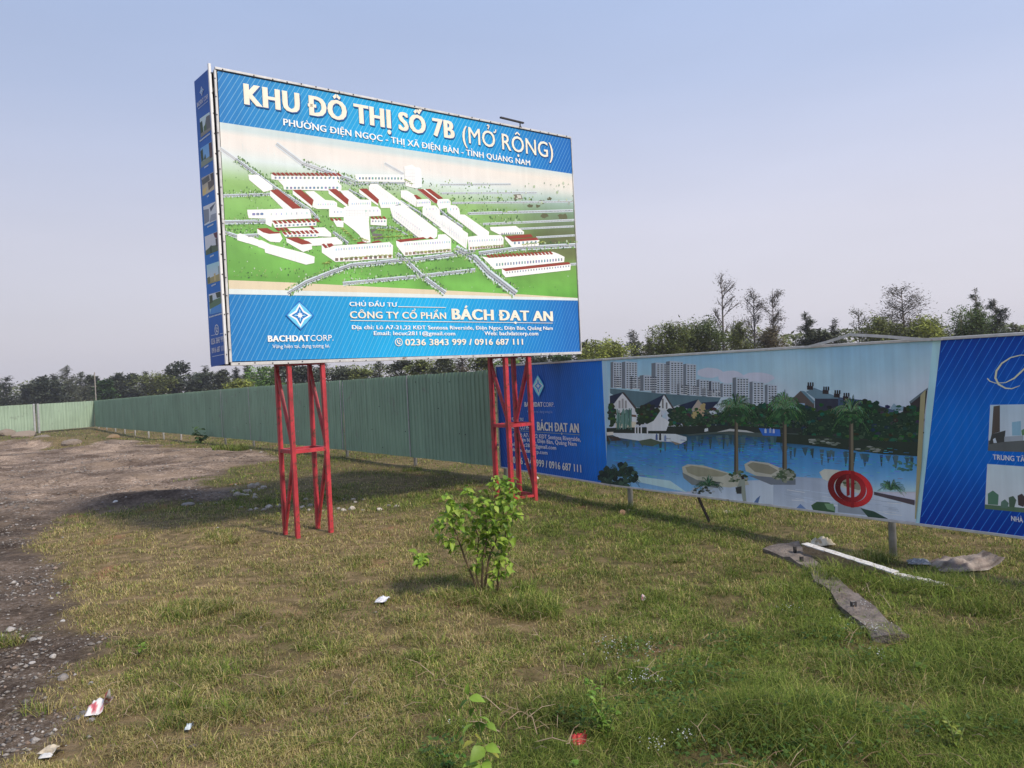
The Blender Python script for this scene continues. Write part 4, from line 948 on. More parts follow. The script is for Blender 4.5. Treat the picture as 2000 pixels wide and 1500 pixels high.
hb2 = lambda u, v: lerp([(0, (4, 46, 122)), (.4, (0, 84, 160)), (.62, (0, 82, 158)), (1, (6, 40, 116))], v)
wall_grid(0.0, s1, 12, 8, hb1); wall_grid(kk, SE, 10, 14, hb2)
wall_grid(s1, hw.coord(1190, 800)[0], 1, 8, lambda u, v: (132, 158, 172), 1)
wall_grid(k0, kk, 1, 8, lambda u, v: (138, 168, 178), 2)
wall_grid(hw.coord(1190, 800)[0], k0, 24, 8, lambda u, v: lerp([(0, (118, 152, 186)), (.22, (140, 164, 190)), (.38, (160, 166, 184)), (1, (168, 164, 180))], v + .16 * (.5 - float(fbm(np.array([u * 5]), np.array([v * 4]), 3)[0])) * 2 + .04 * u), 0)
def bl_quad(sa, sb, ta, tb):
    return None
def hstripes(sa, sb, step, width, lean, col, edge=None):
    s = sa - 2
    while s < sb:
        H = HZ1 - HZ0; a, b = s, s + H * lean; f0 = max(0, (sa - a) / (b - a)); f1 = min(1, (sb - a) / (b - a))
        if edge:
            for _ in range(60):
                if f0 < 1 and a + (b - a) * f0 < edge(1 - f0): f0 += 1 / 60
        if f1 > f0:
            for k in range(3):
                u0, u1 = f0 + (f1 - f0) * k / 3, f0 + (f1 - f0) * (k + 1) / 3
                Hh.mb.face([hw.at(a + (b - a) * u + w_, HZ0 + H * u, .0005) for u, w_ in ((u0, 0), (u0, width), (u1, width), (u1, 0))], lin(col, GH))
        s += step
hstripes(0.0, s1 - .02, .052, .010, .52, (34, 88, 152)); hstripes(k1b, SE - .02, .066, .007, .62, (40, 98, 166), kk)
CF, CG, CK = (1160, 640, 3.75), (1520, 620, 3.408), (1900, 690, 4.05)
def Q(cr, pts, col, lay=3): Hh.use(*cr); Hh.poly(pts, col, lay)
for (x, y, rx, ry) in [(850, 330, 110, 40), (1000, 360, 110, 50), (1200, 370, 130, 50)]: Hh.use(*CF); Hh.blob(x, y, rx, ry, (162, 162, 176), 1, 14, .2)
def block(x0, y0, x1, y1, rows, cols, dark=(92, 96, 102), light=(150, 156, 164)):
    Q(CF, [(x0, y0 + 6), (x0 + (x1 - x0) * .3, y0), (x1, y0 + 8), (x1, y1), (x0, y1)], light, 2)
    Q(CF, [(x0, y0 + 6), (x0 + (x1 - x0) * .22, y0 + 2), (x0 + (x1 - x0) * .22, y1), (x0, y1)], dark, 3)
    for c in range(cols):
        x = x0 + (x1 - x0) * (.28 + .72 * (c + .2) / cols); w_ = (x1 - x0) * .72 / cols * .55
        for r in range(rows):
            y = y0 + 14 + (y1 - y0 - 14) * r / rows; h_ = (y1 - y0) / rows
            Q(CF, [(x, y), (x + w_, y + 1), (x + w_, y + h_ * .55), (x, y + h_ * .5)], (60, 64, 72), 4)
            Q(CF, [(x - 2, y + h_ * .58), (x + w_ + 4, y + h_ * .58), (x + w_ + 4, y + h_ * .82), (x - 2, y + h_ * .82)], (180, 186, 194), 4)
block(122, 248, 205, 440, 11, 3); block(205, 246, 318, 446, 12, 4); block(422, 255, 560, 480, 14, 4); block(528, 243, 655, 484, 15, 4); block(655, 262, 750, 486, 13, 3)
block(150, 345, 190, 442, 5, 2); block(265, 352, 345, 450, 6, 2, (52, 54, 60)); block(335, 345, 465, 462, 6, 5); block(610, 405, 690, 490, 5, 2, (58, 60, 66)); block(680, 412, 772, 494, 5, 4)
block(752, 376, 845, 498, 7, 3); block(842, 388, 925, 502, 7, 3, (66, 68, 76)); block(925, 404, 1012, 508, 6, 3); block(1016, 362, 1134, 512, 8, 4); block(1140, 392, 1245, 560, 9, 3); block(1252, 414, 1342, 562, 8, 3); block(790, 440, 930, 506, 4, 5)
for p_ in [[(118, 445), (480, 482), (930, 512), (905, 560), (620, 565), (570, 585), (320, 585), (120, 480)]]: Q(CF, p_, (72, 92, 98), 4)
Q(CF, [(118, 500), (212, 472), (150, 555), (118, 560)], (36, 42, 58), 6); Q(CF, [(145, 552), (210, 482), (312, 596), (312, 745), (165, 745)], (190, 190, 196), 5); Q(CF, [(205, 470), (222, 474), (325, 600), (308, 604)], (60, 52, 52), 6)
for x in (182, 205, 228): Q(CF, [(x, 520 + abs(x - 205) * .6), (x + 14, 520 + abs(x - 205) * .6), (x + 14, 590), (x, 590)], (130, 126, 124), 6)
Q(CF, [(160, 620), (312, 640), (312, 655), (160, 640)], (84, 64, 50), 6); Q(CF, [(240, 600), (270, 606), (270, 668), (240, 664)], (62, 66, 78), 6); Q(CF, [(160, 670), (310, 690), (310, 745), (160, 745)], (168, 160, 140), 6)
Q(CF, [(330, 582), (515, 488), (470, 590), (430, 575)], (38, 44, 62), 6); Q(CF, [(455, 580), (516, 492), (580, 585), (560, 606), (470, 606)], (192, 192, 198), 5); Q(CF, [(512, 488), (524, 490), (588, 588), (576, 592)], (60, 52, 52), 6); Q(CF, [(500, 520), (512, 520), (512, 590), (500, 590)], (96, 92, 90), 6); Q(CF, [(528, 545), (540, 550), (540, 596), (528, 594)], (96, 92, 90), 6)
Q(CF, [(615, 572), (765, 524), (712, 604)], (34, 40, 58), 6); Q(CF, [(712, 606), (765, 526), (790, 560), (760, 610)], (140, 128, 116), 5); Q(CF, [(790, 548), (915, 540), (835, 625)], (34, 40, 58), 6); Q(CF, [(735, 640), (792, 556), (838, 626), (805, 665), (720, 665)], (152, 128, 104), 5)
def trees_mass(cr, pts, col, n_, r, lay=7):
    Q(cr, pts, col, lay); xs = [p[0] for p in pts]; ys = [p[1] for p in pts]
    for (ax, ay), (bx_, by_) in zip(pts, pts[1:] + pts[:1]):
        for k in range(max(1, int(math.hypot(bx_ - ax, by_ - ay) / (r * .8)))):
            u = random.random(); Hh.use(*cr); Hh.blob(ax + (bx_ - ax) * u, ay + (by_ - ay) * u, r * random.uniform(.6, 1.3), r * random.uniform(.5, 1.0), tuple(c * random.uniform(.75, 1.35) for c in col), lay, 9, .45)
    for k in range(n_):
        Hh.use(*cr); Hh.blob(random.uniform(min(xs), max(xs)), random.uniform(min(ys) + r * .5, max(ys)), r * .7, r * .45, tuple(c * random.uniform(.7, 1.7) for c in col), lay + 1, 8, .5)
trees_mass(CF, [(120, 560), (150, 580), (150, 710), (120, 720)], (34, 50, 34), 8, 22); trees_mass(CF, [(325, 590), (420, 565), (480, 620), (480, 690), (330, 700)], (34, 46, 34), 24, 24)
trees_mass(CF, [(560, 610), (640, 590), (760, 650), (880, 650), (1040, 620), (1200, 570), (1500, 590), (1500, 720), (900, 710), (560, 700)], (36, 52, 38), 70, 30)
for k in range(40): Hh.use(*CF); x = random.uniform(170, 275); Hh.strip([(x, random.uniform(590, 650)), (x + random.uniform(-6, 6), random.uniform(680, 750))], 7, random.choice([(74, 104, 96), (60, 88, 76), (90, 118, 108)]), 8)
for (x, y) in [(800, 560), (740, 620)]: Hh.use(*CF); Hh.blob(x, y + 20, 26, 34, (140, 124, 84), 8, 9, .5)
wat = lambda v: lerp([(0, (40, 58, 62)), (.10, (44, 74, 96)), (.26, (52, 106, 152)), (.45, (56, 108, 154)), (.62, (74, 118, 154)), (.8, (96, 136, 166)), (1, (110, 146, 176))], v)
Q(CF, [(95, 735), (900, 715), (1530, 735), (1530, 800), (95, 800)], (38, 44, 40), 8)
for cr, x0, x1, y0, y1 in [(CF, 95, 1365, 780, 1200)]:
    for i in range(12):
        for j in range(10):
            a, b, c_, d = x0 + (x1 - x0) * i / 12, x0 + (x1 - x0) * (i + 1) / 12, y0 + (y1 - y0) * j / 10, y0 + (y1 - y0) * (j + 1) / 10
            Q(cr, [(a, c_), (b, c_), (b, d), (a, d)], [wat(j / 10), wat(j / 10), wat((j + 1) / 10), wat((j + 1) / 10)], 5 if False else 9)
wg = lambda v: lerp([(0, (36, 58, 66)), (.16, (52, 104, 146)), (.5, (68, 118, 158)), (.75, (96, 138, 170)), (1, (146, 168, 188))], v)
for i in range(10):
    for j in range(8):
        a, b, c_, d = 0 + 925 * i / 10, 925 * (i + 1) / 10, 830 + 330 * j / 8, 830 + 330 * (j + 1) / 8
        Q(CG, [(a, c_), (b, c_), (b, d), (a, d)], [wg(j / 8), wg(j / 8), wg((j + 1) / 8), wg((j + 1) / 8)], 9)
for k in range(46):
    x = random.uniform(110, 1350); y = 785 + random.random() * 20; Hh.use(*CF); Hh.strip([(x, y), (x + random.uniform(-4, 4), y + random.uniform(40, 120))], [random.uniform(20, 50), 6], random.choice([(44, 62, 62), (50, 76, 84), (62, 84, 88), (46, 70, 78)]), 9.6)
for k in range(30):
    x = random.uniform(20, 900); y = 850 + x * .08 + random.random() * 16; Hh.use(*CG); Hh.strip([(x, y), (x + random.uniform(-4, 4), y + random.uniform(30, 110))], [random.uniform(20, 46), 6], random.choice([(44, 60, 60), (48, 70, 78), (60, 80, 86)]), 9.6)
for k in range(620):
    y = 805 + 290 * random.random() ** 1.2; x = random.uniform(120, 1350); Hh.use(*CF); Hh.strip([(x, y), (x + random.uniform(15, 45), y + 3)], random.uniform(1.5, 4), tuple(c * random.choice([.72, .85, 1.15, 1.3]) for c in wat((y - 780) / 420)), 10)
for k in range(130):
    y = random.uniform(860, 1080); x = random.uniform(10, 860); Hh.use(*CG); Hh.strip([(x, y), (x + random.uniform(15, 40), y + 2)], random.uniform(2, 4), tuple(c * random.choice([.8, 1.2]) for c in wg((y - 830) / 330)), 10)
Q(CF, [(105, 770), (420, 775), (600, 778), (680, 800), (682, 825), (640, 850), (560, 835), (350, 830), (180, 805)], (166, 170, 176), 11); Q(CF, [(95, 790), (180, 800), (210, 825), (95, 832)], (52, 46, 42), 12); Q(CF, [(330, 828), (420, 812), (505, 840), (430, 868), (350, 860)], (64, 76, 62), 12); Q(CF, [(560, 826), (640, 850), (605, 858)], (110, 100, 88), 12)
Q(CF, [(680, 782), (900, 762), (1500, 775), (1500, 820), (1180, 800), (920, 775), (700, 792)], (60, 70, 66), 10); Q(CF, [(900, 765), (1000, 740), (1120, 752), (1180, 770), (1000, 758)], (150, 150, 146), 11); Q(CF, [(1210, 735), (1365, 745), (1370, 795), (1240, 790)], (44, 84, 150), 10)
Q(CF, [(95, 765), (145, 762), (145, 785), (100, 790)], (172, 166, 156), 12)
Q(CF, [(380, 712), (440, 682), (495, 600), (498, 655), (530, 618), (528, 668), (555, 690), (532, 755), (400, 755)], (180, 192, 206), 12); Q(CF, [(498, 655), (530, 618), (528, 668)], (150, 164, 182), 13)
for x in (302, 322, 345, 390): Q(CF, [(x, 710), (x + 9, 710), (x + 9, 776), (x, 776)], (206, 208, 210), 12)
for (x, y, h_, c_) in [(462, 772, 50, (60, 74, 110)), (488, 758, 66, (52, 50, 52)), (505, 775, 52, (170, 176, 186)), (525, 782, 50, (96, 110, 140)), (820, 735, 26, (180, 182, 190)), (832, 732, 26, (170, 172, 182)), (1260, 735, 36, (150, 160, 180)), (1295, 730, 40, (120, 130, 150)), (1320, 738, 34, (150, 150, 170))]:
    Q(CF, [(x - 7, y + h_ * .3), (x, y), (x + 7, y + h_ * .3), (x + 8, y + h_), (x - 8, y + h_)], c_, 13)
def fronds(cr, x, y, r, n_, cols, lay=13, low=-.5):
    Hh.use(*cr)
    for k in range(n_):
        a = low + (math.pi - 2 * low) * random.random(); l = r * random.uniform(.6, 1.08); ca, sa = math.cos(a), math.sin(a); dr = r * random.uniform(.12, .42) * (.4 + abs(ca)); c = random.choice(cols)
        pt = lambda u: (x + l * u * ca, y - l * u * sa * .85 - r * .14 * math.sin(math.pi * u) + dr * u * u)
        Hh.strip([pt(0), pt(.35), pt(.7), pt(1)], [3, r * .03, r * .022, 1], tuple(q * .8 for q in c), lay + random.random() * .4)
        for j in range(7):
            u = .25 + .75 * j / 7; p0 = pt(u); Hh.strip([p0, (p0[0] + ca * r * .06 + random.uniform(-3, 3), p0[1] + r * random.uniform(.06, .17))], [r * .022, 1], tuple(q * random.uniform(.75, 1.25) for q in c), lay + random.random() * .6)
def shrubs(cr, x, y, rx, ry, cols, n_=30, lay=15):
    Hh.use(*cr)
    for k in range(n_): a = random.random() * 6.28; q_ = random.random() ** .5; Hh.blob(x + rx * q_ * math.cos(a), y + ry * q_ * math.sin(a), rx * .22, ry * .28, random.choice(cols), lay, 8, .5)
PG = [(52, 80, 50), (68, 98, 58), (38, 60, 40), (44, 70, 46), (30, 48, 34)]
def palm(cr, x, y, yb, w_, r):
    Q(cr, [(x - w_ * .45, y), (x + w_ * .45, y), (x + w_ * .62, yb), (x - w_ * .62, yb)], (92, 84, 68), 12); Q(cr, [(x - w_ * .45, y), (x - w_ * .1, y), (x - w_ * .1, yb), (x - w_ * .62, yb)], (56, 52, 46), 12.9)
    shrubs(cr, x, y - r * .12, r * .55, r * .42, [(40, 66, 42), (54, 86, 50), (34, 52, 36)], 46, 12.9); fronds(cr, x, y - r * .25, r, 46, PG, 13, -.7); fronds(cr, x, y - r * .32, r * .95, 20, [(86, 116, 78), (72, 100, 66), (104, 128, 98)], 14, .15)
Q(CF, [(700, 1210), (900, 1150), (1110, 1120), (1520, 1100), (1520, 1312), (1200, 1285), (850, 1240)], [(140, 150, 162)] * 3 + [(160, 166, 172)] * 4, 11); Q(CF, [(1175, 1285), (1195, 1250), (1222, 1228), (1205, 1285)], (74, 92, 122), 12)
Q(CF, [(690, 1210), (640, 1195), (280, 1120), (330, 1090), (560, 1120)], (150, 176, 198), 10.5)
Q(CF, [(648, 1020), (690, 1000), (800, 1008), (980, 1060), (1120, 1110), (1140, 1150), (1000, 1170), (720, 1145), (660, 1090)], (150, 146, 130), 12); Q(CF, [(672, 1022), (720, 1010), (860, 1035), (985, 1070), (940, 1090), (760, 1090), (690, 1060)], (122, 118, 98), 13); Q(CF, [(650, 1060), (760, 1115), (930, 1130), (910, 1175), (720, 1150), (660, 1100)], (96, 100, 98), 13)
Q(CF, [(1105, 1000), (1150, 975), (1280, 990), (1400, 1040), (1480, 1095), (1440, 1150), (1250, 1110), (1115, 1050)], (148, 144, 130), 12); Q(CF, [(1125, 1005), (1165, 985), (1280, 1005), (1350, 1045), (1300, 1075), (1180, 1055)], (112, 108, 92), 13); Q(CF, [(1250, 1090), (1480, 1110), (1480, 1150), (1300, 1150), (1130, 1080)], (92, 96, 102), 12.9)
palm(CF, 1045, 640, 1085, 26, 165); palm(CF, 1400, 620, 1060, 27, 160)
shrubs(CF, 1055, 1095, 82, 44, [(60, 76, 52), (88, 96, 74), (44, 58, 40), (132, 128, 116)]); shrubs(CF, 1395, 1075, 82, 46, [(60, 76, 52), (88, 96, 74), (44, 58, 40), (120, 120, 106)])
fronds(CF, 845, 1160, 110, 44, [(52, 80, 56), (84, 112, 84), (36, 56, 40)], 15, .1); shrubs(CF, 800, 1195, 80, 36, [(40, 46, 40), (70, 76, 72), (140, 144, 146)], 24, 14.5)
shrubs(CF, 180, 1085, 130, 90, [(36, 52, 44), (52, 72, 58), (24, 36, 34)], 70, 14); fronds(CF, 190, 1090, 150, 30, [(46, 66, 52), (30, 46, 40)], 15, -.2)
Q(CF, [(1085, 1085), (1108, 1100), (1112, 1180), (1120, 1270), (1095, 1270), (1085, 1210), (1040, 1200), (1070, 1120)], (120, 124, 112), 17); Q(CF, [(1080, 1085), (1100, 1080), (1106, 1108), (1086, 1112)], (40, 34, 34), 18); Q(CF, [(1040, 1170), (1085, 1160), (1085, 1215), (1050, 1215)], (50, 52, 50), 17.9)
# right half of the picture
Q(CG, [(90, 545), (150, 488), (240, 560), (240, 640), (100, 640)], (74, 66, 62), 6); Q(CG, [(150, 488), (175, 490), (245, 560), (235, 575)], (84, 108, 118), 6.9); Q(CG, [(185, 495), (240, 468), (400, 530), (400, 545), (245, 540)], (86, 106, 116), 6); Q(CG, [(245, 540), (400, 540), (400, 640), (245, 640)], (44, 46, 56), 6); Q(CG, [(130, 570), (178, 572), (178, 588), (130, 586)], (120, 140, 156), 7)
for (x, y) in [(193, 434), (297, 462), (372, 486), (432, 504)]:
    Q(CG, [(x, y + 20), (x + 48 - y * .02, y + 22), (x + 48 - y * .02, y + 48), (x, y + 46)], (44, 38, 38), 7)
    for k in range(3): Q(CG, [(x + 4 + k * 15, y - 2), (x + 13 + k * 15, y - 2), (x + 13 + k * 15, y + 22), (x + 4 + k * 15, y + 22)], (36, 32, 32), 7)
Q(CG, [(400, 530), (560, 550), (780, 620), (780, 680), (400, 680)], (58, 72, 92), 5); Q(CG, [(750, 600), (770, 572), (800, 596), (840, 590), (845, 620), (750, 625)], (110, 130, 140), 4)
Q(CG, [(876, 565), (995, 470), (975, 640), (900, 640)], (46, 42, 42), 6); Q(CG, [(872, 562), (996, 468), (996, 482), (885, 572)], (78, 88, 92), 7)
trees_mass(CG, [(-20, 600), (120, 580), (300, 640), (420, 620), (560, 560), (660, 570), (720, 650), (800, 640), (890, 600), (945, 620), (940, 830), (500, 815), (-20, 780)], (32, 48, 36), 90, 34)
Q(CG, [(-20, 770), (300, 790), (500, 815), (940, 830), (940, 925), (700, 910), (500, 885), (200, 850), (-20, 830)], (38, 46, 38), 10); shrubs(CG, 300, 830, 110, 26, [(120, 124, 116), (60, 70, 56), (90, 96, 86)], 24, 11); shrubs(CG, 640, 880, 120, 22, [(110, 112, 104), (50, 60, 44)], 22, 11); shrubs(CG, 850, 985, 80, 34, [(62, 96, 84), (50, 80, 72)], 22, 11)
Q(CG, [(-30, 1115), (120, 1060), (300, 1070), (640, 1165), (920, 1245), (920, 1362), (560, 1330), (200, 1290), (-30, 1262)], [(128, 136, 148)] * 3 + [(158, 164, 172)] * 3 + [(150, 156, 164)] * 2, 12)
Q(CG, [(276, 1030), (310, 1008), (400, 1015), (560, 1060), (620, 1110), (560, 1180), (360, 1100), (300, 1075)], (158, 156, 144), 13); Q(CG, [(420, 1060), (540, 1070), (590, 1120), (540, 1150), (440, 1120)], (112, 108, 92), 14)
for k in range(420):
    Hh.use(*CF); x = random.uniform(560, 1500); y = random.uniform(600, 725); Hh.blob(x, y, random.uniform(5, 11), random.uniform(4, 8), random.choice([(30, 42, 32), (40, 56, 40), (50, 66, 46), (62, 76, 54), (24, 34, 28)]), 8.2, 7, .5)
for k in range(420):
    Hh.use(*CG); x = random.uniform(0, 935); y = random.uniform(610, 790); Hh.blob(x, y, random.uniform(5, 11), random.uniform(4, 8), random.choice([(28, 40, 32), (38, 54, 40), (48, 64, 46), (58, 74, 54), (22, 32, 28)]), 8.2, 7, .5)
for k in range(60):
    Hh.use(*CG); x = random.uniform(20, 740); y = 1130 + x * .12 + random.uniform(0, 90); Hh.strip([(x, y), (x + random.uniform(60, 140), y + random.uniform(6, 22))], random.uniform(2, 6), random.choice([(136, 144, 154), (172, 176, 182), (150, 158, 168)]), 12.5)
palm(CG, 488, 680, 1050, 28, 160); palm(CG, 45, 660, 1020, 26, 150)
shrubs(CG, 495, 1085, 90, 50, [(84, 90, 66), (60, 72, 50), (120, 118, 100)], 34); shrubs(CG, 40, 1050, 74, 44, [(84, 92, 70), (56, 66, 48), (110, 112, 98)], 30); fronds(CG, 750, 1150, 110, 44, [(60, 92, 66), (92, 122, 92), (40, 62, 46)], 15, .1); Q(CG, [(640, 1160), (910, 1215), (910, 1250), (640, 1180)], (66, 58, 62), 14)
def ring(cr, cx, cy, rx, ry, k_in, rot, col, lay, n_=40):
    Hh.use(*cr); c, s_ = math.cos(rot), math.sin(rot); lay += random.random() * .3
    f = lambda a, q_, oy=0: (cx + (rx * q_ * math.cos(a)) * c - (ry * q_ * math.sin(a)) * s_, cy + (rx * q_ * math.cos(a)) * s_ + (ry * q_ * math.sin(a)) * c)
    for k in range(n_):
        a, b = 6.2832 * k / n_, 6.2832 * (k + 1) / n_; sh = .8 + .25 * math.sin(a * 1.0 + 2); Hh.poly([f(a, 1), f(b, 1), f(b, k_in), f(a, k_in)], tuple(x * sh for x in col), lay)
ring(CG, 483, 1140, 154, 118, .73, .35, (164, 38, 40), 17); ring(CG, 485, 1135, 106, 92, .66, .5, (130, 30, 34), 18); Q(CG, [(488, 1020), (512, 1022), (508, 1265), (488, 1265)], (116, 26, 30), 19); Q(CG, [(455, 1050), (475, 1045), (480, 1180), (460, 1190)], (110, 30, 32), 18.5); Q(CG, [(400, 1235), (560, 1265), (590, 1315), (400, 1295)], (118, 124, 130), 14)
Q(CG, [(222, 1250), (260, 1226), (340, 1230), (382, 1262), (380, 1298), (280, 1290), (235, 1280)], (52, 74, 50), 15); Q(CG, [(310, 1238), (370, 1240), (382, 1290), (330, 1275)], (96, 122, 90), 16); Q(CG, [(550, 1268), (640, 1290), (735, 1340), (600, 1330)], (42, 60, 50), 15); Q(CG, [(125, 1270), (150, 1240), (190, 1280)], (88, 108, 140), 15)
Q(CG, [(950, 520), (975, 490), (985, 480), (955, 1000), (920, 1340), (912, 1340), (930, 900)], (130, 122, 92), 16)
# small photographs on the blue end
def panel(q_, top, low, bits):
    Hh.use(*CK); Hh.poly(q_, [top, top, low, low], 2)
    for p_, c_ in bits: Hh.poly(p_, c_, 3 + random.random())
panel([(138, 408), (640, 400), (640, 790), (120, 770)], (150, 164, 188), (164, 168, 182), [([(165, 420), (215, 412), (215, 620), (150, 640)], (72, 64, 58)), ([(125, 690), (640, 690), (640, 790), (120, 770)], (78, 80, 78)), ([(310, 545), (380, 535), (382, 650), (312, 650)], (112, 142, 156)), ([(150, 640), (260, 610), (250, 700), (130, 720)], (56, 56, 54)), ([(155, 670), (180, 650), (210, 700), (205, 765), (150, 762)], (40, 40, 44)), ([(385, 610), (420, 590), (430, 640), (390, 650)], (80, 110, 76)), ([(160, 680), (178, 668), (192, 708), (166, 710)], (160, 166, 176)), ([(250, 660), (400, 650), (400, 690), (250, 700)], (130, 134, 138)), ([(480, 500), (560, 490), (560, 700), (480, 700)], (96, 112, 126))])
panel([(115, 875), (640, 912), (640, 1280), (95, 1230)], (160, 170, 190), (178, 182, 196), [([(96, 1195), (640, 1245), (640, 1282), (95, 1230)], (72, 92, 70)), ([(120, 1110), (160, 1085), (205, 1120), (200, 1200), (120, 1195)], (70, 100, 80)), ([(225, 1175), (255, 1155), (285, 1185), (275, 1225), (220, 1220)], (76, 98, 84)), ([(285, 1140), (320, 1128), (345, 1160), (325, 1235), (290, 1230)], (64, 80, 64)), ([(355, 1125), (390, 1110), (430, 1160), (400, 1215), (360, 1200)], (60, 50, 48)), ([(430, 1100), (640, 1120), (640, 1240), (430, 1225)], (150, 150, 152))])
Hh.use(*CK); Hh.strip([(116, 198), (135, 220), (180, 236), (260, 232), (330, 196), (380, 150), (440, 90), (470, 30)], [10, 7, 6, 6, 12, 14, 10, 6], (176, 172, 142), 4)
Hh.strip([(440, 15), (380, 14), (300, 34), (230, 80), (188, 140), (180, 195), (205, 245), (260, 276), (310, 280), (375, 255)], [5, 7, 9, 12, 16, 17, 15, 11, 8, 3], (172, 170, 142), 5)
hbanner = Hh.mb.build("banner", M['vinyl_shade'], hoard, label="shaded print of a lake with palms, houses and towers")
def TH_(txt, p0, p1, cap, bold, col=(196, 200, 206)): return lettering("lettering", hw, txt, p0, p1, cap, bold, col, GH, .0125, hbanner, M['ink'])
GO = (176, 174, 162)
TH_("BACHDAT", (1026, 794), (1061.5, 794.3), 8.6, 1.8); TH_("CORP.", (1062.5, 794.3), (1084, 794.6), 8.6, 0); TH_("Vững hiện tại, dựng tương lai.", (1031, 805.5), (1081, 806.5), 4.4, 0, (110, 132, 166))
TH_("CHỦ ĐẦU TƯ", (988.6, 820), (1024, 822), 5.4, 1.0); TH_("CÔNG TY CỔ PHẦN", (989.7, 836.8), (1045, 840), 8.6, 1.0, GO); TH_("BÁCH ĐẠT AN", (1050.6, 840), (1132.6, 845), 16, 1.8, GO)
TH_("Địa chỉ: Lô A7-21,22 KĐT Sentosa Riverside,", (990.8, 850.8), (1135.8, 862), 7.2, .9); TH_("Điện Ngọc, Điện Bàn, Quảng Nam", (1014, 861.2), (1128, 871), 7.2, .9); TH_("Email: lecuc2811@gmail.com", (991.9, 869.2), (1087.8, 878.2), 6.6, .9); TH_("Web: bachdatcorp.com", (992.5, 879.4), (1070.8, 887.8), 6.6, .9)
TH_("0236 3843 999 / 0916 687 111", (1003.6, 904), (1136.9, 922.5), 12.5, 1.1, GO); TH_("TRUNG TÂM", (1940.7, 896.9), (2012.5, 902.5), 9.6, 1.2); TH_("NHÀ", (1976.5, 1016.4), (1999.8, 1020.4), 9.4, 1.2)
emblem(hw, 1052.6, 753.6, 9.6, 18, GH * 1.35, .0125, hbanner, M['ink']); phone_icon(hw, 997, 895.8, 3.7, 8, GH, .0125, hbanner, M['ink'], (176, 182, 192))
mb = MB(); c0, c1 = hw.coord(990.8, 840), hw.coord(1133.7, 849.6); mb.face([hw.at(c0[0], c0[1], .0126), hw.at(c1[0], c1[1], .0126), hw.at(c1[0], c1[1] + .006, .0126), hw.at(c0[0], c0[1] + .006, .0126)], lin((120, 130, 110), GH)); mb.build("rule_line", M['ink'], hbanner)
mb = MB()
for i in hw.seg:
    a, b, n_ = hw.p[i], hw.p[i + 1], hw.norm(i); up = Vector((0, 0, 1))
    mb.bar(a + up * (HZ1 + .012) - n_ * .012, b + up * (HZ1 + .012) - n_ * .012, .026, .05, up); mb.bar(a + up * (HZ0 - .011) - n_ * .013, b + up * (HZ0 - .011) - n_ * .013, .024, .044, up)
mb.bar(hw.at(-.008, HZ0, -.01), hw.at(-.008, HZ1, -.01), .018, .05, hw.dirn(0)); mb.build("trim_frame", M['alu'], hoard, bevel=.003)
mb = MB()
for i in hw.seg:
    a, b, n_ = hw.p[i], hw.p[i + 1], hw.norm(i); mb.bar(a + Vector((0, 0, (HZ0 + HZ1) / 2)) - n_ * .02, b + Vector((0, 0, (HZ0 + HZ1) / 2)) - n_ * .02, .02, HZ1 - HZ0 - .01, n_)
mb.build("backing_sheet", M['dark_steel'], hoard)
mb = MB(); pts = [(1574, 684), (1583, 680.5), (1620, 668), (1666, 653.5), (1700, 655), (1740, 657.5), (1780, 661), (1812, 663), (1842, 663)]
P3 = []
hw.zl = (-9, 99)
for i, (x, y) in enumerate(pts):
    s_, z_ = hw.coord(x, y); P3.append(hw.at(s_, max(z_, HZ1 + .012), .022 + .03 * math.sin(math.pi * i / 8)))
for a, b in zip(P3, P3[1:]): mb.bar(a, b + (b - a) * .02, .026, .006, Vector((0, 0, 1)))
mb.build("loose_trim_strip", M['alu'], hoard, label="bent strip of edge trim sprung loose from the top")
def pole(x, y, off=-.075):
    p = at(x, y); s_ = hw.coord(x, y)
    best = min(((hw.at(s, 0) - p).length, s) for s in np.linspace(0, hw.L[-1], 400)); q_ = hw.at(best[1], 0, -.08)
    z = gz(q_.x, q_.y); mb = MB(); mb.tube([q_ + Vector((0, 0, z - .05)), q_ + Vector((0, 0, HZ1 - .05))], .034, 14); mb.build("post", M['galv'], hoard, True)
for a_ in ((981, 936), (1222, 992), (1706, 1097)): pole(*a_)
q_ = hw.at(hw.L[-1] - .3, 0, -.08); mb = MB(); mb.tube([q_, q_ + Vector((0, 0, 1.7))], .034, 14); mb.build("post", M['galv'], hoard, True)
g_ = at(1390, 1021); t_ = hw.put(1350, 968, .0); mb = MB(); mb.bar(g_ - Vector((0, 0, .05)), t_ + Vector((0, 0, .1)) - hw.norm(1) * .045, .026, .026, Vector((1, 0, 0))); mb.build("brace", M['brace'], hoard)

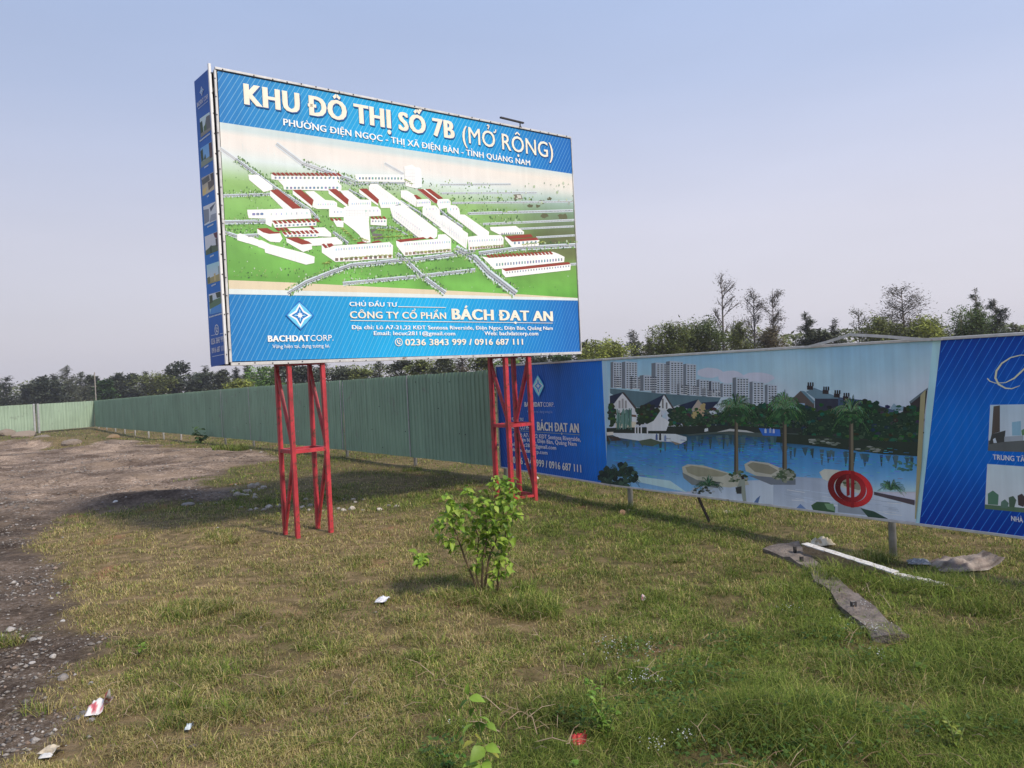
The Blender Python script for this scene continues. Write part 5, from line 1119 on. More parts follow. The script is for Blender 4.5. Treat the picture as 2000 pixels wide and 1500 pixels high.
# ------------------------------------------------------------------ corrugated site fences
F0, F1 = Vector((-.29, 13.07, 0)), Vector((-25.07, 48.95, 0)); fd = (F1 - F0).normalized(); fn_ = Vector((-fd.y, fd.x, 0))
if fn_.dot(-F0) < 0: fn_ = -fn_
FT = [(12.8, 1.745), (15.3, 1.73), (18.5, 1.695), (22.1, 1.661), (27.2, 1.58), (49, 1.204), (60, 1.1)]
ftop = lambda y: float(np.interp(y, [a for a, _ in FT], [b for _, b in FT]))
def sheet(a, b, z1a, z1b, h_, nrm, base, parent, name="panel", seed=0, pitch=.128, amp=.0065):
    r = random.Random(seed); L_ = (b - a).length; d = (b - a) / L_; n_ = int(L_ / pitch); mb = MB(); vs, cs = [], []
    prof = [(0, 0), (.28, 0), (.40, 1), (.62, 1), (.74, 0)]
    pts = [(k + u, v) for k in range(n_ + 1) for u, v in prof if (k + u) * pitch <= L_] + [(L_ / pitch, 0)]
    for u, v in pts:
        s_ = u * pitch; p = a + d * s_ + nrm * (v * amp * 2 + .012 * math.sin(s_ * .9 + seed)); z1 = z1a + (z1b - z1a) * s_ / L_; jag = .003 * math.sin(s_ * 6)
        k = .93 + .13 * ((int(s_ / 1.05) * 7919 + seed * 31) % 17) / 17
        c = tuple(x * k for x in base)
        for z in (z1 + jag, z1 - h_ + jag): vs.append((p.x, p.y, z)); cs.append(c)
    fs = [(2 * i, 2 * i + 1, 2 * i + 3, 2 * i + 2) for i in range(len(pts) - 1)]
    mb.v, mb.c, mb.f = vs, cs, fs
    o = mb.build(name, M['green'], parent)
    m = o.modifiers.new("sheet", 'SOLIDIFY'); m.thickness = .002; m.offset = -1
    return o
fence = empty("corrugated_fence", F0, "long dark green corrugated metal fence running back from the hoarding", "fence")
def on_line(x):
    r = ray(x, 800); k = (F0.x * fd.y - F0.y * fd.x) / (r.x * fd.y - r.y * fd.x); return (Vector((r.x * k, r.y * k, 0)) - F0).dot(fd)
cols = [803, 671, 490, 435, 349, 315, 286, 260, 240, 222, 205, 190]
ts = [0.0] + [on_line(x) for x in cols] + [(F1 - F0).length]
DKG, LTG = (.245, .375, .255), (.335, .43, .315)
for i, (a, b) in enumerate(zip(ts, ts[1:])):
    if b - a < .3: continue
    pa, pb = F0 + fd * a, F0 + fd * b; sheet(pa, pb, ftop(pa.y), ftop(pb.y), 1.55, fn_, DKG, fence, seed=i)
for i, t_ in enumerate(ts[1:-1]):
    p = F0 + fd * t_ - fn_ * .035; z1 = ftop(p.y); mb = MB(); mb.tube([Vector((p.x, p.y, gz(p.x, p.y) - .15)), Vector((p.x, p.y, z1 - .03))], .034, 10); mb.build("post", M['white_trim'] if i > 3 else M['galv'], fence, True)
    if i < 4:
        p = F0 + fd * (t_ + .06) + fn_ * .032; mb = MB(); mb.obox((p.x, p.y, z1 - .775), fd * .016, fn_ * .003, Vector((0, 0, .772))); mb.build("cover_strip", M['galv'], fence)
for z in (.35, 1.3):
    mb = MB(); 
    for a, b in zip(ts, ts[1:]):
        pa, pb = F0 + fd * a - fn_ * .02, F0 + fd * b - fn_ * .02; mb.bar(pa + Vector((0, 0, ftop(pa.y) - 1.55 + z)), pb + Vector((0, 0, ftop(pb.y) - 1.55 + z)), .04, .02, Vector((0, 0, 1)))
    mb.build("rail", M['galv'], fence)
mb = MB(); random.seed(3)
for k in range(60):
    t_ = random.uniform(.5, 20) if k % 3 else random.choice(ts[1:5]) + .06; p = F0 + fd * t_ + fn_ * .027; mb.obox((p.x, p.y, ftop(p.y) - random.choice([.15, .6, 1.05, 1.42]) + random.uniform(-.02, .02)), fd * .009, fn_ * .004, Vector((0, 0, .009)))
each_piece(mb, "screw", M['dark_steel'], fence)
L0, L1 = F1 + Vector((-.03, -.03, 0)), Vector((-28.43, 45.31, 0)); L2 = L0 + (L1 - L0) * 2.4; ld = (L1 - L0).normalized(); ln_ = Vector((-ld.y, ld.x, 0))
if ln_.dot(-L0) < 0: ln_ = -ln_
lfence = empty("pale_corrugated_fence", L0, "sunlit pale green corrugated fence at the far left corner", "fence")
def on_l2(x):
    r = ray(x, 800); k = (L0.x * ld.y - L0.y * ld.x) / (r.x * ld.y - r.y * ld.x); return (Vector((r.x * k, r.y * k, 0)) - L0).dot(ld)
tm = on_l2(69.5); te = (L2 - L0).length
for i, (a, b) in enumerate([(0, tm - .03), (tm + .03, te)]): sheet(L0 + ld * a, L0 + ld * b, 1.2, 1.19, 1.55, ln_, LTG, lfence, seed=40 + i, pitch=.16, amp=.014)
for t_ in (tm - .11, tm + .11):
    p = L0 + ld * t_ + ln_ * .05; mb = MB(); mb.obox((p.x, p.y, .36), ld * .045, ln_ * .03, Vector((0, 0, .86))); mb.build("post", M['galv'], lfence)
# ------------------------------------------------------------------ trees beyond the fences
rt = np.random.RandomState(77)
def tree(px, ytop, wpx, Y, kind, col, label, seed, n=2600, size=None, low=.12):
    r = np.random.RandomState(seed); rr = random.Random(seed); n = int(n)
    g = ray(px, 760); X = g.x / g.y * Y; z0 = -.45; d = ray(px, ytop); zt = EYE + d.z / d.y * Y; H = zt - z0; W = wpx / F_PX * Y; R = W / 2
    nm = {'round': "broadleaf_tree", 'feather': "casuarina_tree", 'bamboo': "bamboo_clump", 'bare': "sparse_tree"}[kind]
    e = empty(nm, (X, Y, z0), label, "bamboo" if kind == 'bamboo' else "tree", "trees beyond the fences")
    size = size or .0026 * Y
    tb = MB(); brown = (.13, .10, .08)
    pts, cl, asp, up = [], [], .55, .4
    col = np.array(col)
    if kind == 'round':
        tb.tube([(X, Y, z0), (X + R * .1, Y, z0 + H * .4), (X + R * rr.uniform(-.2, .2), Y, z0 + H * .75)], [.016 * H + .04, .012 * H + .02, .01], 7, (.20, .18, .16))
        nl = 12
        for k in range(nl):
            a = rr.uniform(0, 6.28); q = rr.uniform(.15, .78); hh = rr.uniform(.38, .90); prof = (1 - abs(hh - .6) * 1.3)
            c = np.array([X + R * q * math.cos(a) * prof * 1.1, Y + R * q * math.sin(a) * prof, z0 + H * hh]); lr = R * rr.uniform(.26, .48); m = n // nl
            v = r.randn(m, 3); v /= np.linalg.norm(v, axis=1)[:, None]; v *= (lr * (.45 + .6 * r.rand(m) ** .6))[:, None]; v[:, 2] *= .8; pts.append(c + v)
            cl.append(col * (.7 + .6 * rr.random()) * (.7 + .6 * r.rand(m))[:, None])
            tb.tube([(X, Y, z0 + H * .35), tuple(c)], [.006 * H + .01, .006], 5, (.20, .18, .16), False)
        m = n // 5; pts.append(np.stack([X + R * .9 * (r.rand(m) * 2 - 1), Y + R * .6 * (r.rand(m) * 2 - 1), z0 + H * (low + .45 * r.rand(m))], 1)); cl.append(col * .8 * (.7 + .5 * r.rand(m))[:, None])
    elif kind == 'feather':
        tb.tube([(X, Y, z0), (X + .02 * H, Y, z0 + H * .5), (X, Y, z0 + H)], [.014 * H + .03, .01 * H, .01], 6, brown)
        nb = 46; asp = .24; up = .55
        for k in range(nb):
            t = (k + rr.random()) / nb; hh = .12 + .86 * t; a = rr.uniform(0, 6.28); L = R * (1.12 - .86 * t ** 1.2) * rr.uniform(.7, 1.2); el = rr.uniform(-.05, .55) + .45 * t
            b0 = np.array([X, Y, z0 + H * hh]); dr = np.array([math.cos(a) * math.cos(el), math.sin(a) * math.cos(el), math.sin(el)]); b1 = b0 + dr * L
            b1[2] = min(b1[2], zt); tb.tube([tuple(b0), tuple(b1)], [.012 + .002 * H, .004], 4, brown, False)
            m = max(6, int(n / nb * 1.9 * (1.06 - t))); u = r.rand(m) ** .55; sp = L * .17 + .03 * H * (1 - t); p = b0 + (b1 - b0) * u[:, None] + r.randn(m, 3) * sp * (.4 + .5 * u)[:, None]; p[:, 2] -= .02 * H * r.rand(m) * (1 - t)
            pts.append(p); cl.append(col * rr.uniform(.7, 1.25) * (.7 + .6 * r.rand(m))[:, None])
    elif kind == 'bamboo':
        nb = 40; asp = .34; up = .3
        for k in range(nb):
            a = rr.uniform(0, 6.28); reach = R * rr.uniform(.2, 1.0); hh = H * (1 - .34 * rr.random() ** 1.6) * (1 - .16 * reach / R); bx0, by0 = X + R * .3 * rr.uniform(-1, 1), Y + R * .3 * rr.uniform(-1, 1)
            P_ = [np.array([bx0, by0, z0]), np.array([bx0 + reach * .25 * math.cos(a), by0 + reach * .25 * math.sin(a), z0 + hh * .6]), np.array([bx0 + reach * .7 * math.cos(a), by0 + reach * .7 * math.sin(a), z0 + hh]), np.array([bx0 + reach * math.cos(a), by0 + reach * math.sin(a), z0 + hh * .86])]
            tb.tube([tuple(p) for p in P_], [.03, .025, .012, .005], 5, (.18, .17, .07), False)
            m = n // nb; u = .22 + .78 * r.rand(m); seg = np.clip((u * 3).astype(int), 0, 2); f = u * 3 - seg; PA = np.array(P_); p = PA[seg] * (1 - f)[:, None] + PA[seg + 1] * f[:, None]
            p += r.randn(m, 3) * (R * .13) * np.array([1, 1, .7]); p[:, 2] = np.minimum(p[:, 2], zt); pts.append(p); cl.append(col * rr.uniform(.65, 1.3) * (.7 + .6 * r.rand(m))[:, None])
    else:
        asp = .5; tips = []
        def grow(p, dr, L, rad, dep):
            q = p + dr * L; tb.tube([tuple(p), tuple((p + q) / 2 + Vector((rr.uniform(-1, 1), rr.uniform(-1, 1), 0)) * L * .05), tuple(q)], [rad, rad * .85, rad * .65], 5, (.085, .07, .062), False)
            if dep == 0: tips.append(q); return
            for _ in range(3 if dep > 1 else 4):
                nd = (dr + Vector((rr.uniform(-1, 1), rr.uniform(-1, 1), rr.uniform(-.15, .55))) * .62).normalized(); st = p + (q - p) * rr.uniform(.45, 1.0); grow(st, nd, L * rr.uniform(.55, .8), rad * .6, dep - 1); tips.append(st)
        nt_ = 9; tb.tube([(X, Y, z0), (X, Y, z0 + H * .5), (X + .01 * H, Y, zt)], [.012 * H + .03, .009 * H, .008], 6, (.085, .07, .062))
        for k in range(nt_ * 2):
            t = .28 + .68 * k / (nt_ * 2); a = rr.uniform(0, 6.28); L = R * (1.1 - .85 * t) * rr.uniform(.55, .95); grow(Vector((X, Y, z0 + H * t)), Vector((math.cos(a), math.sin(a), rr.uniform(.7, 1.5))).normalized(), L, .004 * H, 2)
        tp = np.array([tuple(q) for q in tips]); tp = tp[tp[:, 2] < zt + .1]; m = n; p = tp[r.randint(0, len(tp), m)] + r.randn(m, 3) * .02 * H
        pts.append(p); cl.append(col * (.6 + .8 * r.rand(m))[:, None])
    pts = np.concatenate(pts); cl = np.concatenate(cl)
    v, c = leaf_quads(pts, size, cl, seed + 1, up, asp)
    if kind == 'feather': pass
    me = np_mesh("crown", v, np.arange(len(v)), np.full(len(v) // 4, 4), c); link("crown", me, M['crown'], e)
    tb.build("stems" if kind == 'bamboo' else "trunk", M['bark'], e, True)
DK, DK2, OL, GRN, YG, GY_, BR = (.060, .070, .044), (.085, .096, .056), (.15, .17, .052), (.12, .21, .045), (.27, .30, .065), (.14, .15, .095), (.145, .118, .068)
TR = [
 # left, far beyond the fence corner
 (12, 737, 44, 78, 'feather', DK, "dark casuarina at the left edge of the photo, first of the row"), (47, 752, 26, 84, 'feather', DK, "small ragged dark tree between the leftmost casuarina and the rounded crown"),
 (78, 735, 44, 84, 'round', DK2, "grey green rounded crown poking out left of the dark bushy tree"), (100, 743, 62, 76, 'round', DK, "broad dark bushy tree above the post of the pale fence"), (107, 731, 16, 88, 'feather', DK, "thin dark spike of a tree behind the broad dark bush"),
 (132, 715, 36, 80, 'feather', GY_, "tall open feathery casuarina, highest left of the fence corner"), (158, 728, 32, 82, 'feather', GY_, "pale feathery casuarina just left of the fence corner"), (183, 727, 28, 84, 'round', DK2, "upright grey crown directly above the fence corner"),
 (206, 742, 36, 74, 'round', (.05, .10, .025), "low bright green dome right of the fence corner"), (230, 727, 30, 82, 'round', DK2, "tall grey green tree right of the low bright green dome"), (259, 728, 34, 80, 'round', DK2, "grey tree with flat rounded top, second right of the green dome"),
 (285, 725, 14, 84, 'feather', DK, "narrow pointed casuarina between grey and olive crowns"), (302, 727, 52, 72, 'bamboo', OL, "olive bamboo clump left of the pale-trunked tall tree"), (350, 705, 50, 74, 'round', (.065, .078, .05), "tallest far-left tree, a gum with pale bare trunks"),
 (386, 726, 36, 76, 'round', (.07, .095, .045), "green bushy tree right of the pale-trunked tall tree"), (403, 714, 20, 80, 'feather', DK, "dark pointed tree under the billboard's lower left corner"), (428, 716, 40, 76, 'round', DK2, "grey green tree just right of the billboard's lower left corner"),
 (463, 718, 24, 80, 'feather', DK, "dark casuarina left of the bright green tree"), (484, 711, 18, 82, 'feather', GY_, "thin grey casuarina behind the bright green tree"), (512, 715, 78, 62, 'round', GRN, "bright green spreading tree left of the nearer red leg"),
 (470, 741, 40, 56, 'bamboo', YG, "low yellow green clump peeking over the fence left of the red leg"), (560, 704, 44, 66, 'round', DK2, "dark tree seen just through the left red leg"), (600, 708, 56, 60, 'round', DK, "dark crown seen between the posts of the left red leg"), (632, 700, 40, 62, 'feather', DK, "dark feathery tree at the right post of the left red leg"),
 # under the billboard
 (668, 706, 50, 58, 'round', DK2, "grey green tree just right of the left red leg"), (705, 712, 44, 56, 'round', OL, "olive tree in the bright gap under the billboard"), (742, 705, 40, 58, 'feather', DK2, "dark tree right of the bright gap under the billboard"), (782, 694, 40, 54, 'round', DK2, "tall grey tree above the second fence seam"),
 (822, 690, 52, 50, 'round', OL, "olive green crown above the middle of the dark fence"), (868, 688, 50, 48, 'round', (.10, .115, .055), "light olive tree with speckled crown above the dark fence"), (905, 690, 36, 50, 'feather', BR, "brownish feathery tree left of the right red leg"), (942, 690, 52, 44, 'round', OL, "leafy olive tree touching the right red leg"),
 (1000, 688, 60, 42, 'round', GRN, "green tree behind the posts of the right red leg"), (1060, 684, 56, 42, 'round', DK2, "dark green tree right of the right red leg"), (1105, 680, 50, 40, 'round', (.06, .11, .035), "fresh green tree under the billboard's lower right corner"),
 # right, above the hoarding
 (1146, 657, 34, 44, 'round', GY_, "small grey rounded tree beside the billboard's lower right corner"), (1186, 659, 70, 38, 'bamboo', YG, "low yellow green bamboo clump right of the billboard"), (1243, 645, 48, 42, 'feather', DK2, "dark feathery casuarina between two bamboo clumps"), (1272, 660, 40, 40, 'feather', BR, "dull brown green casuarina against the big bamboo"),
 (1316, 627, 84, 36, 'bamboo', (.125, .15, .042), "big yellow green bamboo clump left of the tall bare tree"), (1372, 624, 84, 37, 'bamboo', (.095, .125, .038), "second big green bamboo clump, at the foot of the tall bare tree"), (1417, 533, 92, 40, 'bare', (.13, .115, .09), "tallest tree, bare and open with visible branches"),
 (1478, 566, 66, 42, 'bare', (.12, .105, .085), "thin half-bare tree just right of the tallest bare tree"), (1515, 566, 74, 41, 'bare', (.10, .085, .065), "denser half-bare tree with ragged brown foliage"), (1450, 628, 70, 37, 'feather', OL, "olive casuarina at the base of the half-bare trees"), (1510, 640, 90, 37, 'feather', BR, "brown green casuarina mass under the ragged half-bare tree"),
 (1580, 612, 50, 40, 'feather', DK2, "grey feathery tree right of the half-bare trees"), (1632, 624, 50, 39, 'feather', DK, "dark tree below the peak of the loose trim strip"), (1606, 640, 50, 37, 'round', (.075, .085, .05), "small dull rounded tree left of the loose trim strip"), (1682, 602, 70, 40, 'bare', GY_, "pale open tree above the loose trim strip"),
 (1768, 560, 130, 38, 'feather', (.095, .082, .055), "wide shaggy brown tree, highest above the hoarding's blue end"), (1728, 618, 60, 36, 'bamboo', OL, "olive bamboo at the left foot of the shaggy brown tree"), (1806, 620, 66, 36, 'bamboo', YG, "light bamboo at the right foot of the shaggy brown tree"), (1843, 640, 34, 38, 'round', (.11, .12, .05), "small olive bush in the dip right of the shaggy tree"),
 (1886, 604, 90, 36, 'bamboo', (.085, .125, .035), "dense green bamboo clump near the right edge"), (1912, 564, 42, 42, 'feather', DK2, "pointed casuarina rising behind the dense green bamboo"), (1950, 586, 62, 39, 'feather', DK, "dark ragged casuarina right of the dense green bamboo"), (1990, 632, 44, 38, 'feather', DK2, "low dark tree at the right edge of the photo"),
]
for i, (px, yt, wp, Y, kind, col, lab) in enumerate(TR):
    tree(px, yt - (9 if kind == 'bamboo' and px > 1130 else 3 if kind == 'bamboo' else 0), wp * (1.5 if kind == 'bamboo' else 1.3), Y, kind, col, lab, 100 + i * 3, n=(2.2 if px in (1768, 1950, 1510, 1450, 1580, 1515, 1478) else 1) * {'round': 4200, 'feather': 5600, 'bamboo': 9000, 'bare': 1300}[kind] if px > 1130 else {'round': 2400, 'feather': 3000, 'bamboo': 4000, 'bare': 900}[kind], size=.0041 * Y if kind != 'bare' else .0021 * Y)
# continuous scrub far behind
r = np.random.RandomState(9); n = 34000; px = r.rand(n) * 2300 - 150; Yd = np.where(px < 1000, 92 + 6 * r.rand(n), 56 + 5 * r.rand(n)); X = (px - 1000) / F_PX * Yd; topz = np.where(px < 1000, 3.0, 3.4) + 1.0 * (fbm(px / 60, px * 0, 3) - .5) * 2 + .7 * sstep(400, 900, px) * (px < 1000)
z = -.45 + (topz + .45) * r.rand(n) ** .7; c = (np.array(DK2)[None] * (1 - sstep(.4, .65, fbm(px / 90, px * 0 + 7, 2)))[:, None] + np.array(OL)[None] * sstep(.4, .65, fbm(px / 90, px * 0 + 7, 2))[:, None]) * (.65 + .8 * fbm(px / 35, z * 2, 2))[:, None] * (.8 + .4 * r.rand(n))[:, None]
v, c = leaf_quads(np.stack([X, Yd, z], 1), .34, c, 5, .4, .6); me = np_mesh("distant_wood", v, np.arange(len(v)), np.full(len(v) // 4, 4), c)
tag(link("distant_wood", me, M['crown']), "unbroken dark scrub behind the separate trees", "wood", kind="stuff")
p = on_ground(188, 812, 0); g = ray(188, 790); Y = 53; X = g.x / g.y * Y; zt = EYE + ray(188, 727).z / ray(188, 727).y * Y
mb = MB(); mb.tube([(X, Y, -.5), (X, Y, zt)], .035, 8, (.30, .27, .24)); mb.bar((X - .3, Y, zt - .9), (X + .1, Y, zt - .9), .03, .03, (0, 0, 1), (.3, .27, .24)); tag(mb.build("thin_pole", M['bark'], origin=(X, Y, -.5)), "thin bare pole standing behind the fence corner", "pole")

# ------------------------------------------------------------------ leafy plants
def leaf(mb, base, tip, width, col, fold=.25, droop=.12, seed=0):
    """one pointed leaf, folded along its midrib and arched"""
    rr = random.Random(seed); b, t = Vector(base), Vector(tip); ax = t - b; L = ax.length; ax.normalize()
    sd_ = ax.cross(Vector((0, 0, 1)));
    if sd_.length < .2: sd_ = Vector((1, 0, 0))
    sd_.normalize(); nr = sd_.cross(ax).normalized(); roll = rr.uniform(-.7, .7); sd_, nr = sd_ * math.cos(roll) + nr * math.sin(roll), nr * math.cos(roll) - sd_ * math.sin(roll)
    prof = [(0, .04), (.12, .55), (.32, 1.0), (.55, .86), (.78, .45), (.92, .16), (1, 0)]
    mid = [b + ax * L * u + nr * L * droop * 4 * u * (1 - u) * 1.0 for u, _ in prof]; c2 = tuple(c * .85 for c in col); vs = []; fs = []
    for (u, w_), m in zip(prof, mid): vs += [m - sd_ * width / 2 * w_ + nr * width * fold * w_, m, m + sd_ * width / 2 * w_ + nr * width * fold * w_]
    for i in range(len(prof) - 1): fs += [(3 * i, 3 * i + 1, 3 * i + 4, 3 * i + 3), (3 * i + 1, 3 * i + 2, 3 * i + 5, 3 * i + 4)]
    k = rr.uniform(.85, 1.15); mb.add(vs, fs, tuple(c * k for c in col))
def wp_(x, y, Y):
    d = ray(x, y); k = Y / d.y; return Vector((d.x * k, Y, EYE + d.z * k))
def shrub_from(name, base_px, stems, clusters, leaf_m, cols, label, cat, seed, parts=("stem", "foliage"), spread=.05, hang=.5):
    rr = random.Random(seed); b = at(*base_px); e = empty(name, b, label, cat); Y0 = b.y
    mb = MB()
    for st, w_ in stems:
        P_ = [wp_(x, y, Y0 + dy) for x, y, dy in st]; P_[0].z = min(P_[0].z, gz(P_[0].x, P_[0].y) + .0); mb.tube(P_, [w_ * (1 - .6 * i / (len(P_) - 1)) for i in range(len(P_))], 6, (.14, .095, .05))
    mb.build(parts[0], M['bark'], e, True)
    lb = MB()
    for (x, y, n, rpx) in clusters:
        for k in range(int(n * 2.4)):
            q = wp_(x + rr.gauss(0, rpx * .33), y + rr.gauss(0, rpx * .36), Y0 + rr.gauss(0, spread)); a = rr.uniform(0, 6.28); el = rr.uniform(-1.25, .25) * hang * 1.4 + .1; L = leaf_m * rr.uniform(.65, 1.2)
            leaf(lb, q, q + Vector((math.cos(a) * math.cos(el), math.sin(a) * math.cos(el), math.sin(el))) * L, L * rr.uniform(.48, .62), rr.choice(cols), rr.uniform(.1, .35), rr.uniform(.05, .16), rr.random())
    lb.build(parts[1], M['leaf'], e, True)
    return e
LG_ = [(.26, .39, .045), (.20, .33, .035), (.31, .44, .06), (.14, .25, .03), (.34, .44, .07)]
shrub_from("leafy_shrub", (945, 1163),
  [([(938, 1165, 0), (908, 1090, .02), (892, 1045, .03), (872, 1000, .05)], .010), ([(940, 1165, 0), (943, 1100, 0), (952, 1040, 0), (945, 985, -.02), (925, 965, 0)], .011), ([(944, 1165, 0), (955, 1090, .03), (975, 1040, .06), (985, 990, .05), (975, 950, .05)], .010),
   ([(972, 1160, .02), (972, 1110, .02), (985, 1060, .03), (992, 1010, .05)], .012), ([(935, 1165, 0), (918, 1112, -.02), (880, 1098, -.03), (842, 1090, -.05)], .004), ([(940, 1165, 0), (925, 1130, -.04), (875, 1110, -.06), (865, 1105, -.06)], .003), ([(950, 1165, 0), (962, 1130, 0), (975, 1100, -.02), (985, 1082, -.03)], .005), ([(938, 1160, 0), (930, 1120, .03), (935, 1050, .06), (915, 1000, .08)], .007)],
  [(990, 950, 13, 26), (972, 945, 9, 20), (1000, 975, 15, 26), (978, 985, 17, 26), (955, 990, 15, 26), (930, 980, 12, 26), (918, 958, 6, 12), (878, 985, 12, 22), (895, 1000, 17, 28), (872, 1010, 12, 20), (885, 1030, 9, 22), (935, 1015, 20, 32), (965, 1020, 18, 28), (990, 1005, 13, 24), (1005, 1005, 5, 16), (920, 1040, 10, 26), (950, 1050, 13, 30), (975, 1045, 14, 26), (985, 1060, 8, 20), (875, 1060, 8, 14), (885, 1072, 5, 14), (825, 1090, 12, 16), (822, 1085, 6, 14), (930, 1108, 7, 12), (980, 1085, 6, 14), (975, 1105, 7, 18), (990, 1098, 4, 14), (860, 1048, 4, 10), (850, 1025, 4, 8), (970, 1120, 4, 12), (952, 1085, 7, 18), (935, 1075, 6, 18), (985, 1120, 4, 12), (960, 1135, 3, 10), (915, 1055, 5, 14)],
  .070, LG_, "bushy light green shrub standing alone in front of the red legs", "shrub", 5, ("stem", "foliage"), .075, .75)
# seedling at the bottom edge of the picture
bp0 = at(938, 1546); Y0 = bp0.y; e = empty("leafy_seedling", bp0, "single upright seedling with big toothed leaves at the bottom of the photo", "plant")
cz = lambda X_, Y_: (860 + X_ / 7.5, 1300 + Y_ / 7.5)
mb = MB(); mb.tube([bp0 - Vector((0, 0, .02))] + [wp_(*cz(x, y), Y0 + dy) for x, y, dy in [(620, 1500, 0), (650, 1150, 0), (600, 1060, .01), (560, 800, .02), (470, 640, .03), (405, 430, .03)]], [.005, .0045, .004, .004, .0035, .003, .002], 6, (.20, .22, .06)); mb.build("stem", M['bark'], e, True)
lb = MB(); YL, YY, DG2 = (.23, .36, .05), (.33, .33, .06), (.10, .19, .03)
for k, (a, b, w_, c_, dy) in enumerate([((400, 430), (410, 245), .020, YL, 0), ((425, 470), (665, 540), .034, YL, -.03), ((400, 500), (275, 690), .022, DG2, .03), ((480, 620), (440, 760), .02, DG2, .02), ((560, 690), (500, 600), .016, YL, 0), ((500, 790), (450, 700), .018, YL, -.02), ((530, 760), (740, 860), .040, YL, -.05), ((660, 850), (830, 975), .028, YL, -.05), ((490, 850), (325, 1045), .040, YL, -.05), ((560, 820), (590, 1010), .038, DG2, .03), ((500, 1005), (605, 1115), .018, YY, -.02), ((640, 1060), (760, 1035), .018, YY, -.02),
        ((495, 1115), (325, 1225), .030, YY, -.04), ((645, 1150), (460, 1215), .028, YL, -.02), ((660, 1180), (890, 1290), .036, YL, -.05), ((640, 1195), (430, 1430), .048, YL, -.07), ((700, 1290), (870, 1360), .028, YY, -.03), ((560, 1440), (320, 1500), .040, YL, -.06), ((620, 1420), (760, 1560), .034, YL, -.05), ((350, 900), (240, 1110), .022, DG2, .05), ((560, 1430), (480, 1600), .04, YL, -.05), ((640, 1400), (720, 1480), .03, YL, .0)]):
    leaf(lb, wp_(*cz(*a), Y0 + dy * .3), wp_(*cz(*b), Y0 + dy), w_ * 1.25, c_, .14, .10, k)
lb.build("leaf", M['leaf'], e, True)
def weed(name, base_px, hpx, wpx, n, leaf_m, cols, label, seed, stems=3, cat="weed"):
    rr = random.Random(seed); b = at(*base_px); e = empty(name, b, label, cat, None); s = b.y / F_PX; mb = MB(); lb = MB()
    for k in range(stems):
        tx = b + Vector((rr.uniform(-.5, .5) * wpx * s, rr.uniform(-.3, .3) * wpx * s, hpx * s * rr.uniform(.7, 1.0))); md = (b + tx) / 2 + Vector((rr.uniform(-.1, .1) * wpx * s, 0, 0)); mb.tube([b - Vector((0, 0, .01)), md, tx], [.0035, .003, .0015], 5, (.16, .19, .05))
        for j in range(n // stems):
            u = rr.uniform(.12, 1); q = (b * (1 - u) + md * u) if u < .5 else (md * (1 - u) * 2 + tx * (2 * u - 1)); q = b.lerp(md, u * 2) if u < .5 else md.lerp(tx, u * 2 - 1)
            a = rr.uniform(0, 6.28); el = rr.uniform(-.6, .6); L = leaf_m * rr.uniform(.6, 1.15) * (1.1 - .4 * u); leaf(lb, q, q + Vector((math.cos(a) * math.cos(el), math.sin(a) * math.cos(el), math.sin(el))) * L, L * .52, rr.choice(cols), .18, .1, rr.random())
    mb.build("stem", M['bark'], e, True); lb.build("foliage", M['leaf'], e, True)
MG = [(.17, .31, .045), (.20, .35, .05), (.13, .24, .035), (.27, .36, .07)]
weed("weed", (1185, 1448), 128, 70, 160, .042, MG, "small-leaved green weed beside the red wrapper", 1, 5); weed("weed", (270, 1283), 30, 30, 14, .05, [(.16, .30, .03), (.2, .34, .04)], "low round-leaved weed alone in the dry grass on the left", 2, 4)
weed("weed", (1866, 1466), 76, 40, 30, .045, [(.26, .30, .05), (.2, .27, .05)], "yellowing upright weed at the lower right", 3, 3); weed("weed", (1795, 1325), 46, 44, 20, .05, [(.16, .26, .05), (.13, .22, .04)], "pale green weed below the concrete footing", 4, 3)
weed("weed", (540, 1012), 62, 14, 22, .05, [(.30, .32, .06), (.24, .28, .06)], "thin yellow weed stalk by the left red leg", 5, 1); weed("sapling", (393, 866), 34, 30, 46, .26, [(.05, .10, .03), (.07, .13, .04), (.04, .08, .025)], "dark green sapling growing before the fence on the left", 6, 4, "sapling")
weed("weed", (880, 1505), 36, 60, 36, .035, [(.07, .18, .03), (.1, .22, .03)], "bright leafy weed left of the big seedling at the bottom", 7, 5); weed("weed", (1122, 1506), 22, 26, 12, .05, [(.16, .30, .04)], "little bright weed at the bottom edge under the red wrapper", 8, 3)
weed("weed", (1535, 1475), 40, 36, 26, .036, [(.08, .22, .04), (.06, .17, .03)], "deep green weed at the bottom right", 9, 4); weed("weed", (1630, 1290), 30, 50, 28, .03, [(.15, .27, .04), (.12, .23, .03)], "fresh green weed below the near end of the footing", 10, 4)

